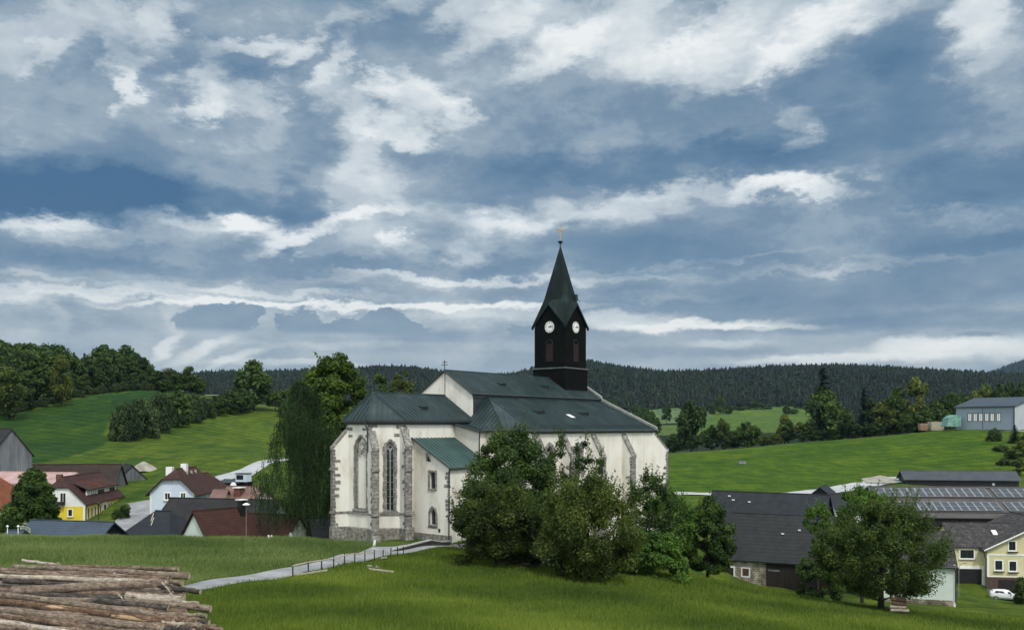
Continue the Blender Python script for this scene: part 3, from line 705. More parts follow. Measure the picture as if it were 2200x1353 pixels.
    an.build('annex_wall', PLASTER, R)
    for h, fw in ((h1, .0), (h2, .2), (h3, .24)):
        p = MB(); p.face([fa @ Vector((x, .3, z)) for x, z in h]); po = p.build('window', GLASS, R)
        if fw:
            hd = densify(h, .5); cx = sum(x for x, z in hd) / len(hd); cz = sum(z for x, z in hd) / len(hd); hw = max(x for x, z in hd) - cx; hz = max(z for x, z in hd) - cz
            fr2 = MB(); ring(fr2, fa, rough_outline([(cx + (x - cx) * (1 + fw / hw), cz + (z - cz) * (1 + fw / hz)) for x, z in hd], rs, .10), hd, -.03, .05); fr2.build('window_surround', STONE, po)
            x0 = min(x for x, z in h) - .2; x1 = max(x for x, z in h) + .2; z0 = min(z for x, z in h)
            s_ = MB(); s_.box((x0, -.14, z0 - .16), (x1, .1, z0), fa); s_.build('window_sill', STONE, po)
        else:
            g_ = MB(); x0, z0 = h[0]; x1, z1 = h[2]
            for q in (1, 2): g_.tube([fa @ Vector((x0 + (x1 - x0) * q / 3, .1, z0)), fa @ Vector((x0 + (x1 - x0) * q / 3, .1, z1))], .02, 4)
            g_.build('window_bars', IRON, po)
    v_ = MB(); a = uz(944, 1137); v_.box((a[0] - .15, -.03, a[1] - .3), (a[0] + .15, .05, a[1] + .1), fa); v_.build('wall_vent', IRON, R)
    q2 = MB()
    for i in range(7):
        z = zl - .6 - i * .45 - (1.2 if i > 3 else 0); ln = rs.uniform(.3, .9)
        q2.box((La - ln, -.03, z - .36), (La + .03, .1, z), fa)
    q2.build('corner_quoins', STONE, R)
    rr = MB(); sl_ = (zl - zt) / (va - c); o_ = .35
    P = [(c - .05, ua - .25, zt), (va + o_, ua - .25, zl + sl_ * o_), (va + o_, uc + .0, zl + sl_ * o_), (c - .05, uc + .0, zt)]
    rr.extrude(P, (0, 0, -.14)); seams(rr, P, (1, 0, -1)); rr.build('annex_roof', RMETAL2, R)
    v2 = MB(); v2.tube([Vector(P[0]) + Vector((0, -.02, .0)), Vector(P[1]) + Vector((0, -.02, .0))], .11, 5); v2.tube([P[1], P[2]], .10, 6); v2.build('annex_verge', RTRIM, R)
    # annex plinth and downpipes
    pl = MB(); pl.box((c, ua - .1, -3), (va + .1, ua + .3, .75)); pl.build('annex_plinth', RUBBLE, R)
    def pipe(pts, r=.075): d_ = MB(); d_.tube(pts, r, 6); d_.build('downpipe', RTRIM, R)
    pipe([(va + .3, ua - .3, zl + sl_ * o_ - .1), (va + .1, ua - .16, zl - .6), (va + .08, ua - .16, 0)])
    x_, z_ = uvz(794, 940, fA); pipe([fA @ Vector((2 * k - .15, -.55, top)), fA @ Vector((2 * k - .05, -.55, top - .5)), fA @ Vector((2 * k - .02, -.25, top - .9)), fA @ Vector((2 * k - .05, -.2, zb1 - .6))])
    # ---- chapel between annex and aisle
    vc = 8.52; ch = MB(); zc0 = Z(.30); zc1 = Z(-.55)
    fc = frameM((c, uc), (vc, uc)); wall_with_holes(ch, fc, [(0, -3), (vc - c, -3), (vc - c, zc1 - .08), (0, zc0 - .08)], [])
    ch.face([(vc, uc, -3), (vc, 14, -3), (vc, 14, zc1 - .08), (vc, uc, zc1 - .08)]); ch.build('chapel_wall', STAINED, R)
    rc = MB(); sl2 = (zc1 - zc0) / (vc - c)
    P = [(c - .3, uc - .4, zc0 - sl2 * .3), (vc + .4, uc - .4, zc1 + sl2 * .4), (vc + .4, 14.2, zc1 + sl2 * .4 ), (c - .3, 14.2, zc0 - sl2 * .3)]
    rc.extrude(P, (0, 0, -.12)); seams(rc, P, (1, 0, -1)); rc.build('chapel_roof', RMETAL, R)
    e1 = MB(); e1.tube([P[0], P[1]], .13, 5); e1.tube([P[1], P[2]], .12, 5); e1.build('chapel_gutter', RTRIM, R)
    pipe([(vc + .3, uc - .3, zc1 - .2), (vc + .1, uc - .12, zc1 - .9), (vc + .1, uc - .12, 2)])
    # ---- nave
    u0, u1, a, zn, zg = 14.52, 43.45, 4.563, Z(4.118), Z(7.034)
    nv = MB()
    for u, yd in ((u0, 1), (u1, -1)):
        pts = [(-a, u, 0), (a, u, 0), (a, u, zn - .12), (0, u, zg - .14), (-a, u, zn - .12)]
        nv.face(pts if yd > 0 else pts[::-1])
    nv.face([(a, u0, 0), (a, u1, 0), (a, u1, zn - .1), (a, u0, zn - .1)]); nv.face([(-a, u1, 0), (-a, u0, 0), (-a, u0, zn - .1), (-a, u1, zn - .1)])
    nv.build('nave_wall', PLASTER, R)
    dk = MB(); dk.box((a + .0, u0 + .1, 0), (a + .03, u1 - .1, zn - .12)); dk.build('clerestory_dark_strip', RTRIM, R)  # thin dark sheet over the wall strip below the nave eave
    nr = MB(); sl3 = (zn - zg) / a; oo = .28
    Pn = [(a + oo, u0 - .22, zn + sl3 * oo), (a + oo, u1 - .2, zn + sl3 * oo), (0, u1 - .2, zg), (0, u0 - .22, zg)]
    Pm = [(-x, y, z) for x, y, z in Pn][::-1]
    for Pq, dn in ((Pn, (1, 0, -1)), (Pm, (-1, 0, -1))): nr.extrude(Pq, (0, 0, -.14)); seams(nr, Pq, dn)
    nr.tube([(0, u0 - .2, zg + .03), (0, u1 - .2, zg + .03)], .09, 5); nro = nr.build('nave_roof', RMETAL, R)
    ng = MB(); ng.tube([Pn[0], Pn[1]], .13, 6)
    for Pq in (Pn, Pm): ng.tube([Vector(Pq[0 if Pq is Pn else 1]) + Vector((0, -.02, -.06)), Vector((0, u0 - .24, zg - .06))], .11, 5)
    ng.box((a + .03, u0, zn - .62), (a + .16, u1, zn - .1)); ng.build('nave_gutter', RTRIM, R)
    dl = MB(); dl.tube([(0, u0 - .03, zg - .3), (0, u0 - .03, zr + .05)], .035, 5); dl.build('lightning_rod', IRON, R)
    cr = MB(); zt_ = zg
    cr.tube([(0, u0 - .1, zt_ - .1), (0, u0 - .1, zt_ + 1.3)], .05, 6); cr.tube([(-.42, u0 - .1, zt_ + 1.0), (.42, u0 - .1, zt_ + 1.0)], .045, 5); cr.tube([(-.55, u0 - .1, zt_ + .68), (.55, u0 - .1, zt_ + .68)], .045, 5)
    cr.build('gable_cross', IRON, R)
    # ---- south aisle
    v1, zl2, zt2 = 13.7, Z(-.396), Z(3.73)
    foot = [(a, 12.5), (11.4, 12.5), (v1, 14.2), (v1, u1), (a, u1)]
    aw = MB(); tp = zl2 - .15
    for i in range(3):
        p, q = foot[i], foot[i + 1]; fr = frameM(p, q); L = math.hypot(q[0] - p[0], q[1] - p[1]); holes = []
        if i == 2:
            hz = [onV(x, 956, v1) for x in (1181, 1243, 1308)]
            holes = [[(x + h_.y - 14.2, z + 6.3) for x, z in arch(1.5, h_.z - ZB - 6.3)] for h_ in hz[:2]]
        wall_with_holes(aw, fr, [(0, -3), (L, -3), (L, tp), (0, tp)], holes, .4)
    aw.face([(v1, u1, -3), (-a, u1, -3), (-a, u1, zn - .2), (0, u1, zg - .2), (a, u1, zt2), (v1, u1, tp)])
    aw.build('aisle_wall', STAINED, R)
    fr = frameM((v1, 14.2), (v1, u1))
    for h_ in hz[:2]:
        x0 = h_.y - 14.2; p = MB(); p.face([fr @ Vector((x + x0, .36, z + 6.3)) for x, z in arch(1.5, h_.z - ZB - 6.3)]); po = p.build('window', GLASS, R)
        f = MB(); hh = h_.z - ZB - 6.3; o = densify(arch(1.5, hh)); f2 = rough_outline([(x * 1.45, z * 1.08) for x, z in o], rs, .15)
        ring(f, fr, [(x + x0, z + 6.3) for x, z in f2], [(x + x0, z + 6.3) for x, z in o], -.03, .1); f.tube([fr @ Vector((x0, .2, 6.3)), fr @ Vector((x0, .2, 6.3 + hh - .8))], .06, 5)
        for s in (-1, 1): f.tube([fr @ Vector((x0 + s * .37 + x, .2, z + 6.3 + hh - 1.5)) for x, z in arch(.73, .85, 4)[2:]], .05, 4)
        f.build('window_surround', STONE, po)
    ar = MB(); s4 = (zt2 - zl2) / (v1 - a); og = .4
    ap = (a, 17.45, zt2)
    ze4 = zl2 - s4 * og
    E1, E2, E3, E4 = (a, 12.15, ze4), (11.55, 12.15, ze4), (v1 + og, 14.0, ze4), (v1 + og, u1 - .3, ze4)
    pp = [([E3, E4, (a, u1 - .3, zt2), ap], (1, 0, -1)), ([E2, E3, ap], (1, -1, -1)), ([E1, E2, ap], (0, -1, -1))]
    for Pq, dn in pp: ar.face(Pq); seams(ar, Pq, dn)
    ar.face([E4, E3, E2, E1, (a, u1 - .3, ze4)])
    for q in (E2, E3): ar.tube([Vector(ap), Vector(q)], .1, 5)
    # flat snow-guard rows near the eave
    for kx in (.7, 1.3):
        ar.tube([(v1 + og - kx, 16 + kx, ze4 + s4 * kx + .14), (v1 + og - kx, u1 - .8, ze4 + s4 * kx + .14)], .035, 4)
    aro = ar.build('aisle_roof', RMETAL, R)
    ag = MB(); ag.tube([E1, E2, E3, E4], .15, 6, smooth=False); ag.box((v1 + .02, 14.3, tp - .35), (v1 + .22, u1, tp)); ag.build('aisle_gutter', RTRIM, R)
    pipe([(v1 + .4, u1 - .5, ze4), (v1 + .25, u1 - .3, ze4 - .7), (v1 + .25, u1 - .3, ze4 - 2.2)])
    # west gable parapet coping (pale metal-covered)
    cp = MB(); x0 = onU(1262, 834, u1)
    def coping(p, q, h=.25, w=.5):
        p = Vector(p); q = Vector(q); cp.extrude([p + Vector((0, -.25, -.2)), q + Vector((0, -.25, -.2)), q + Vector((0, -.25, h)), p + Vector((0, -.25, h))], (0, w, 0))
    coping((0, u1, zg), (a + .2, u1, zn)); coping((a + .1, u1, zt2 + .1), (v1 + .3, u1, zl2 + .0)); coping((0, u1, zg), (-a - .2, u1, zn))
    cp.build('gable_coping', M('pale_coping', [(.3, (.16, .17, .16)), (.7, (.34, .35, .33))], 1.2, .7), R)
    # aisle buttresses (dark sloping stone on white)
    tops = [onV(x, 933, v1) for x in (1152, 1210, 1275, 1340)]
    for h_ in tops: buttress((v1, h_.y), 90, Z(-1.1), Z(-3.9), 0, proj=1.55, wd=1.0, quoins=True, step=False)
    buttress((v1, u1 - .3), 135 - 10, Z(-.9), Z(-3.3), 0, proj=1.9, wd=1.1, step=False)
    # ---- roof hatches
    def hatch(px, py, pt, nrm, down, mats, name='roof_hatch', w=1.25, l=1.0, flat=False):
        p = cpl(px, py, (pt[0], pt[1], pt[2] + ZB), nrm); p.z -= ZB; n = Vector(nrm).normalized(); d = Vector(down); d = (d - n * d.dot(n)).normalized(); t = n.cross(d)
        m = MB()
        if flat:
            m.extrude([p - t * w / 2 - d * l / 2, p + t * w / 2 - d * l / 2, p + t * w / 2 + d * l / 2, p - t * w / 2 + d * l / 2], n * .08); return m.build(name, mats, R)
        top = Vector((0, 0, .42)); a0, a1 = p - t * w / 2, p + t * w / 2
        m.face([a0 - d * l, a1 - d * l, a1 + d * .15 + top, a0 + d * .15 + top]); m.face([a1 - d * l, a1, a1 + top * .95]); m.face([a0, a0 - d * l, a0 + top * .95])
        m.mat(1).face([a0, a1, a1 + top * .92, a0 + top * .92])
        return m.build(name, [RMETAL, BLACK], R)
    nN = Vector((-sl3, 0, 1)); pN = (a, u0, zn)
    for x, y in ((1081, 829), (1174, 834)): hatch(x, y, pN, nN, (1, 0, sl3), None)
    nA = Vector((s4, 0, 1)); pA = (a, u0, zt2)
    for x, y in ((1163, 889), (1259, 892)): hatch(x, y, pA, nA, (1, 0, -s4), None, w=1.5, l=1.2)
    hatch(1226, 894, pA, nA, (1, 0, -s4), WHITE, 'skylight', .8, 1.0, True)
    nC = Vector(((3.86 - .67) / (c + .45), 0, 1)); hatch(914, 880, (c + .45, 5, ze), nC, (1, 0, -.6), None, w=.9, l=.9)
    # ---- tower
    ut, t, zc_ = 39.605, 2.728, Z(14.5)
    tw = MB(); z8 = Z(8.35)
    G = Z(17.8)
    for sx, sy in ((0, -1), (1, 0), (0, 1), (-1, 0)):
        d = Vector((sx, sy, 0)); s = Vector((-sy, sx, 0)); p = Vector((0, ut, 0))
        tw.face([p + d * t - s * t + Vector((0, 0, z8)), p + d * t + s * t + Vector((0, 0, z8)), p + d * t + s * t + Vector((0, 0, zc_)), p + d * t + Vector((0, 0, G - .15)), p + d * t - s * t + Vector((0, 0, zc_))])
    tb = t + .16; tw.box((-tb, ut - tb, zn - 1.5), (tb, ut + tb, z8))
    T = tw.build('tower', TOWER, R)
    ts = MB(); ts.box((-tb - .1, ut - tb - .1, z8 - .04), (tb + .1, ut + tb + .1, z8 + .16)); ts.build('tower_ledge', M('ledge_sheet', [(.3, (.05, .065, .065)), (.7, (.12, .14, .14))], 1, .5), T)
    sp = MB(); tip = Vector((0, ut, Z(26.6))); te = t + .32; zk = Z(18.5); D = 1.72; Mi = 2.02
    for i, (sx, sy) in enumerate(((0, -1), (1, 0), (0, 1), (-1, 0))):
        d = Vector((sx, sy, 0)); s = Vector((-sy, sx, 0)); p = Vector((0, ut, 0)); up = lambda z: Vector((0, 0, z))
        m_ = p + d * Mi + up(zk); g_ = p + d * te + up(G)
        for q in (-1, 1):
            dg = p + d * D + s * D * q + up(zk); cn = p + d * te + s * te * q + up(zc_ - .1)
            f1 = [dg, m_, tip]; f2 = [cn, g_, m_, dg]
            if q > 0: f1 = f1[::-1]; f2 = f2[::-1]
            sp.face(f1); sp.face(f2); sp.extrude([cn, g_, g_ - up(.22), cn - up(.22)], -d * .3)
        sp.tube([p + d * D + s * D + up(zk), tip], .05, 4); sp.tube([p + d * D + s * D + up(zk), p + d * te + s * te + up(zc_ - .08)], .05, 4)
    sp.build('spire', SPIRE, T)
    hk = MB(); hk.box((1.9, ut + .9, zk + .0), (2.25, ut + 1.3, zk + .9)); hk.tube([(2.2, ut + 1.1, zk + .3), (2.75, ut + 1.1, zk - .2)], .05, 4); hk.build('spire_hatch', RTRIM, T)
    fn = MB(); fn.tube([(0, ut, Z(26.4)), (0, ut, Z(26.9)), (0, ut, Z(27.15)), (0, ut, Z(27.3)), (0, ut, Z(27.45))], [.14, .08, .32, .40, .1], 10); fn.build('spire_ball', RTRIM, T)
    xs = MB(); zx = Z(27.4); ds = Vector((1, 0, 0))
    xs.box((-.06, ut - .05, zx), (.06, ut + .05, zx + 2.25)); xs.box((-.72, ut - .05, zx + 1.46), (.72, ut + .05, zx + 1.58))
    for x, z in ((0, zx + 2.25), (-.8, zx + 1.52), (.8, zx + 1.52)): xs.extrude([(x - .13, ut - .06, z), (x, ut - .06, z - .13), (x + .13, ut - .06, z), (x, ut - .06, z + .13)], (0, .12, 0))
    xs.build('spire_cross', GOLD, T)
    for fr, lab in ((frameM((-t, ut - t), (t, ut - t)), None), (frameM((t, ut - t), (t, ut + t)), None)):
        # clock: face disc, ring, twelve hour marks, two hands (about a quarter past two)
        cz = Z(14.42); r = .82; g = lambda x, z, y: fr @ Vector((t + x, y, cz + z))
        ck = MB(); n = 28
        ck.mat(0).extrude([g(r * math.cos(2 * math.pi * i / n), r * math.sin(2 * math.pi * i / n), -.06) for i in range(n)], fr.to_3x3() @ Vector((0, .07, 0)))
        co_ = ck.build('clock', [WHITE], T)
        hm = MB()
        for i in range(12):
            an_ = 2 * math.pi * i / 12; dx_, dz_ = math.sin(an_), math.cos(an_); px_, pz_ = dz_, -dx_; w_ = .045 if i % 3 else .07
            hm.extrude([g(dx_ * q + px_ * e_ * w_, dz_ * q + pz_ * e_ * w_, -.07) for q, e_ in ((.56, -1), (.56, 1), (.76, 1), (.76, -1))], fr.to_3x3() @ Vector((0, .02, 0)))
        hm.build('clock_numerals', BLACK, T)
        hd = MB()
        for ang, ln, w_ in ((67, .42, .07), (84, .62, .05)):
            an_ = rad(ang); dx_, dz_ = math.sin(an_), math.cos(an_); px_, pz_ = dz_, -dx_
            hd.extrude([g(dx_ * q + px_ * e_ * w_, dz_ * q + pz_ * e_ * w_, -.10) for q, e_ in ((-.12, -1), (-.12, 1), (ln * .7, 1.1), (ln, 0), (ln * .7, -1.1))], fr.to_3x3() @ Vector((0, .02, 0)))
        hd.build('clock_hands', BLACK, T)
        # belfry opening with brown shutters under a round arch
        lz = Z(9.55); sh = MB()
        for s in (-1, 1): sh.box((t + (.06 if s > 0 else -.52), -.05, lz), (t + (.52 if s > 0 else -.06), .02, lz + 2.3), fr)
        sh.build('shutters', M('brown_shutters', [(.3, (.014, .007, .006)), (.7, (.030, .015, .012))], 2, .8, pattern=('waves', .14, .5, (.006, .004, .003))), T)
        ah = MB(); ah.box((t - .75, -.09, lz - .12), (t + .75, .02, lz), fr); ah.box((t - .62, -.10, lz), (t - .54, .02, lz + 2.3), fr); ah.box((t + .54, -.10, lz), (t + .62, .02, lz + 2.3), fr); ah.box((t - .04, -.09, lz), (t + .04, .02, lz + 2.3), fr)
        ah.box((t - .7, -.09, lz + 2.3), (t + .7, .02, lz + 2.42), fr)
        ah.tube([fr @ Vector((t + .6 * math.cos(u), -.03, lz + 2.42 + .6 * math.sin(u))) for u in np.linspace(0, math.pi, 9)], .09, 5)
        ah.build('belfry_frame', M('black_frame', [(.3, (.006, .006, .006)), (.7, (.018, .018, .017))], 2, .7), T)
    return R
build_church()

# ---------------------------------------------------------------- foliage
L_DARK = leafmat('dark_foliage', (.012, .027, .007), (.033, .064, .014), (.080, .130, .027), .35)
L_MID = leafmat('mid_foliage', (.012, .028, .006), (.034, .068, .011), (.090, .145, .024), .3)
L_OLIVE = leafmat('olive_foliage', (.018, .032, .007), (.062, .090, .017), (.150, .180, .042), .4)
L_HEDGE = leafmat('hedge_foliage', (.014, .030, .010), (.034, .060, .019), (.080, .115, .042), .3)
L_OAK = leafmat('oak_foliage', (.012, .030, .004), (.034, .066, .008), (.085, .135, .016), .3)
L_PALE = leafmat('pale_orchard_foliage', (.022, .042, .009), (.070, .106, .021), (.165, .210, .052), .4)
L_BRIGHT = leafmat('bright_foliage', (.020, .048, .006), (.045, .100, .011), (.095, .175, .020))
L_YELL = leafmat('yellow_foliage', (.035, .050, .008), (.075, .098, .014), (.13, .15, .03))
L_BIRCH = leafmat('birch_foliage', (.016, .034, .012), (.040, .074, .024), (.090, .140, .044), .4)
L_SPRUCE = leafmat('spruce_foliage', (.004, .011, .008), (.009, .021, .014), (.018, .036, .022), .05)
L_WHITE = leafmat('white_blossom', (.25, .27, .22), (.5, .52, .48), (.7, .7, .68), .2)
DTRUNK = M('dark_trunk', [(.3, (.012, .011, .009)), (.7, (.04, .036, .03))], 6, .95, 4, .4, 12, objc=True)
BTRUNK = M('birch_trunk', [(.35, (.10, .10, .09)), (.6, (.40, .40, .37))], 5, .8, 4, objc=True, stretch=(1, 1, 2))

def leaves(rs, C, Rd, n, size, up=.45, shell=.45, squash=.85, sl=1.5):
    """leaf faces in clumps: C centres (k,3), Rd radii (k)"""
    k = len(C); idx = np.repeat(np.arange(k), n); m = len(idx)
    d = rs.normal(size=(m, 3)); d /= np.linalg.norm(d, axis=1)[:, None]
    r = rs.uniform(0, 1, m) ** shell
    P = C[idx] + d * (Rd[idx] * r)[:, None] * np.array([1, 1, squash])
    nrm = d * .7 + np.array([0, 0, up]) + rs.normal(size=(m, 3)) * .45; nrm /= np.linalg.norm(nrm, axis=1)[:, None]
    a = np.cross(nrm, rs.normal(size=(m, 3))); a /= np.linalg.norm(a, axis=1)[:, None]; b = np.cross(nrm, a)
    s = size * rs.uniform(.55, 1.3, m)[:, None]
    V = np.stack([P - a * s * sl * .5, P + b * s * .5, P + a * s * sl * .5, P - b * s * .5], 1)
    ct = rs.uniform(-.22, .22, k)
    tone = .42 + ct[idx] * 1.25 + rs.normal(size=m) * .15 + (r - .6) * .3  # leaves deep in a clump darker: inner shade put into the tone
    return V.reshape(-1, 3), np.clip(tone, 0, 1)

def limbs(mb, rs, H, h0, C, r0, bend=.06, nl=14):
    """trunk from the ground to about the crown's top with limbs to clump centres"""
    top = h0 + (H - h0) * .8; n = 7; ph = rs.uniform(0, 6)
    pts = [Vector((math.sin(ph + i * 1.1) * bend * H * .12 * i / n, math.cos(ph + i * .9) * bend * H * .12 * i / n, -.5 + (top + .5) * i / n)) for i in range(n + 1)]
    mb.tube(pts, [r0 * (1.35 if i == 0 else 1) * (1 - .85 * i / n) for i in range(n + 1)], 8)
    for i in rs.choice(len(C), min(nl, len(C)), replace=False):
        c = Vector(C[i]); zb_ = max(h0 * .75, min(top * .9, c.z - math.hypot(c.x, c.y) * .7)); f_ = (zb_ + .5) / (top + .5) * n; j = min(int(f_), n - 1); s = pts[j].lerp(pts[j + 1], f_ - j)
        mid = s.lerp(c, .5) + Vector((0, 0, -.08 * (c - s).length)); r = r0 * .34 * (1 - .5 * zb_ / top)
        mb.tube([s, mid, c], [r, r * .6, r * .15], 5)

def crown_pts(rs, n, H, h0, R, prof, jit=.25, inner=.35):
    out = []; 
    while len(out) < n:
        t = rs.uniform(0, 1); rr = prof(t)
        if rs.uniform() > rr + .12: continue
        a = rs.uniform(0, 2 * math.pi); q = rs.uniform(inner, 1) ** .6
        out.append((math.cos(a) * R * rr * q, math.sin(a) * R * rr * q, h0 + (H - h0) * t))
    return np.array(out)
P_ROUND = lambda t: math.sqrt(max(0, 1 - (2 * t - 1) ** 2)) * .95 + .05
P_EGG = lambda t: math.sin(math.pi * min(1, t ** .75 * .93 + .07)) ** .7
P_TALL = lambda t: (1 - t) ** .55 * (.55 + .45 * min(1, t * 5))
P_BUSH = lambda t: math.sqrt(max(0, 1 - t * t)) * .97 + .03

def tree(name, label, cat, H, R, h0, prof, nc, rc, nl, ls, mat, seed, tr=.22, trunk=DTRUNK, group=None, up=.45, limb=14, twigs=0, shell=.45):
    rs = np.random.RandomState(seed)
    o = empty(name, (0, 0, 0), 0, label, cat, group)
    C = crown_pts(rs, nc, H - rc * .7, h0 + rc * .3, R - rc * .5, prof)
    Rd = rc * rs.uniform(.6, 1.25, len(C))
    V, tone = leaves(rs, C, Rd, nl, ls, up, shell)
    if twigs:                                   # long shoots standing out of the crown
        tv = []; tt = []
        for i in range(twigs):
            c = C[rs.randint(len(C))]; c0 = c + np.array([0, 0, 0]); dr = np.array([c[0] / R * .8 + rs.normal() * .25, c[1] / R * .8 + rs.normal() * .25, .9 + rs.uniform(0, .5)]); dr /= np.linalg.norm(dr)
            L = rc * rs.uniform(1.3, 2.5); m = int(L / ls * 2.2)
            Pp = c0 + dr * np.linspace(.3, 1, m)[:, None] * L + rs.normal(size=(m, 3)) * ls * .45
            a = dr + rs.normal(size=(m, 3)) * .7; a /= np.linalg.norm(a, axis=1)[:, None]; b = np.cross(a, rs.normal(size=(m, 3))); b /= np.linalg.norm(b, axis=1)[:, None]; s = ls * rs.uniform(.5, 1.1, m)[:, None]
            tv.append(np.stack([Pp - a * s * .8, Pp + b * s * .4, Pp + a * s * .8, Pp - b * s * .4], 1).reshape(-1, 3)); tt.append(np.clip(.6 + rs.normal(size=m) * .12, 0, 1))
        V = np.concatenate([V] + tv); tone = np.concatenate([tone] + tt)
    co = link_mesh('crown', np_quads('crown', V, tone), mat, o)
    mb = MB(); limbs(mb, rs, H, h0, C, tr, nl=limb); mb.build('trunk', trunk, o)
    return o
def put(o, loc, rz=0, sc=1.0, sxy=None):
    o.location = loc; o.rotation_euler = (0, 0, rz); o.scale = (sxy or sc, sxy or sc, sc); return o
def copy_tree(o, parent=None):
    c = o.copy(); COL.objects.link(c); c.parent = parent
    for ch in [x for x in o.children]: copy_tree(ch, c)
    return c
def gpos(px, Y, dz=0):
    x = (px - 1100) / F * Y; return Vector((x, Y, g1(x, Y) + dz))
def height_for(px, Y, pytop):
    g = gpos(px, Y); return (HY - pytop) / F * Y - g.z

# ---- orchard trees close to the church
def near(name, label, px, Y, top, wpx, h0f, mat, seed, cat='tree', nc=75, rcf=.2, nl=330, ls=.17, prof=P_ROUND, tr=.2, twigs=0, sh=.45, group=None, limb=16, up=.45):
    H = height_for(px, Y, top); R = wpx / F * Y
    o = tree(name, label, cat, H, R, H * h0f, prof, nc, max(.35, R * rcf), nl, ls, mat, seed, tr, limb=limb, twigs=twigs, shell=sh, group=group, up=up)
    return put(o, gpos(px, Y), seed * 1.3)
near('orchard_tree', 'tall dark orchard tree rising against the annex behind the lower trees', 1098, 88, 903, 114, .08, L_DARK, 11, nc=150, rcf=.2, nl=420, ls=.17, prof=P_EGG, twigs=60)
near('orchard_tree', 'rounded olive orchard tree with forked trunk in front of the church annex', 1066, 80, 1024, 101, .08, L_OLIVE, 12, nc=95, rcf=.22, nl=380, ls=.15, prof=P_ROUND, twigs=160)
near('orchard_tree', 'broad olive orchard tree with one thick trunk in front of the church aisle', 1262, 75.5, 1012, 130, .05, L_OLIVE, 13, nc=120, rcf=.2, nl=400, ls=.15, prof=P_EGG, tr=.27, twigs=190)
near('orchard_tree', 'thin leaved tree with long upright shoots between the aisle buttresses', 1226, 92, 935, 92, .3, L_MID, 14, nc=60, rcf=.15, nl=170, ls=.17, prof=P_ROUND, twigs=170, sh=.8)
near('orchard_tree', 'sparse grey leaved tree against the west end of the church wall', 1395, 90, 1008, 78, .15, L_DARK, 15, nc=60, rcf=.2, nl=220, ls=.16, prof=P_EGG, twigs=130, sh=.7)
near('orchard_tree', 'dark filling tree low behind the two olive orchard trees', 1160, 85, 1062, 122, .0, L_DARK, 16, nc=120, rcf=.22, nl=330, ls=.2, prof=P_BUSH)
near('deciduous_tree', 'fresh green tree with yellowish top at the corner of the church', 1435, 95, 1052, 62, .2, L_BRIGHT, 17, nc=60, rcf=.24, nl=260, ls=.17, twigs=60)
near('shrub', 'bright green shrub low to the ground right of the orchard trees', 1400, 84, 1135, 92, .0, L_BRIGHT, 18, cat='shrub', nc=75, rcf=.2, nl=300, ls=.18, prof=P_BUSH, tr=.06)
near('deciduous_tree', 'dense dark green tree standing left of the stone barn roof', 1520, 101, 1062, 64, .08, L_MID, 19, nc=110, rcf=.22, nl=360, ls=.18, prof=P_EGG, twigs=60)
near('shrub', 'small yellow green sapling at the left edge of the orchard', 992, 80.5, 1187, 25, .25, L_YELL, 20, cat='shrub', nc=16, rcf=.3, nl=90, ls=.12, tr=.04, sh=.8)
near('fruit_tree', 'large round pale green fruit tree beside the white farm building', 1893, 86, 1066, 140, .10, L_PALE, 21, nc=150, rcf=.17, nl=400, ls=.15, prof=P_ROUND, tr=.32, twigs=230)
near('deciduous_tree', 'bright green tree top showing behind the large round fruit tree', 1852, 110, 1036, 66, .3, L_BRIGHT, 22, nc=60, rcf=.22, nl=300, ls=.2, twigs=60)
near('deciduous_tree', 'small bright tree in front of the dark barn roof', 1757, 104, 1078, 34, .5, L_BRIGHT, 23, nc=26, rcf=.3, nl=220, ls=.18, twigs=20)
near('shrub', 'dark shrub between the stone barn and the round fruit tree', 1762, 99, 1170, 55, .0, L_DARK, 24, cat='shrub', nc=60, rcf=.22, nl=280, ls=.18, prof=P_BUSH, tr=.06)
near('shrub', 'olive shrub in front of the garage beside the white car', 2204, 122, 1232, 28, .0, L_OLIVE, 25, cat='shrub', nc=30, rcf=.3, nl=200, ls=.16, prof=P_BUSH, tr=.05)
# ---- big trees around the choir
near('oak_tree', 'tall green oak rising behind the choir roof', 722, 134, 752, 112, .2, L_OAK, 31, nc=210, rcf=.15, nl=330, ls=.34, prof=P_EGG, tr=.5, limb=30, twigs=60, sh=.6)
near('oak_tree', 'broad green oak crown between the weeping birch and the tallest oak', 676, 139, 786, 66, .15, L_OAK, 43, nc=110, rcf=.2, nl=300, ls=.34, prof=P_EGG, tr=.4, limb=20, twigs=40, sh=.6)
near('oak_tree', 'lower part green tree filling the gap under the oak beside the apse', 700, 128, 850, 50, .1, L_OAK, 32, nc=70, rcf=.3, nl=240, ls=.3, tr=.3)
near('deciduous_tree', 'yellow green tree behind the choir roof next to the nave gable', 862, 175, 790, 45, .2, L_YELL, 33, nc=60, rcf=.2, nl=200, ls=.34, tr=.3, twigs=30, sh=.7)
near('deciduous_tree', 'mid green tree crown just left of the nave gable behind the choir', 815, 185, 800, 30, .2, L_MID, 34, nc=40, rcf=.25, nl=200, ls=.34, tr=.3)
near('maple_tree', 'dense dark green maple beside the yellow inn', 72, 118, 1002, 66, .05, L_MID, 35, nc=100, rcf=.2, nl=330, ls=.26, prof=P_TALL, tr=.28)
near('maple_tree', 'wide lower maple crown behind the blue metal roof', 68, 119, 1045, 74, .0, L_MID, 36, nc=80, rcf=.22, nl=300, ls=.26, prof=P_BUSH, tr=.2)
near('shrub', 'shrub with white blossom beside the blue metal roof', 53, 103, 1116, 15, .0, L_WHITE, 37, cat='shrub', nc=20, rcf=.3, nl=40, ls=.16, prof=P_BUSH, tr=.03, sh=.9)
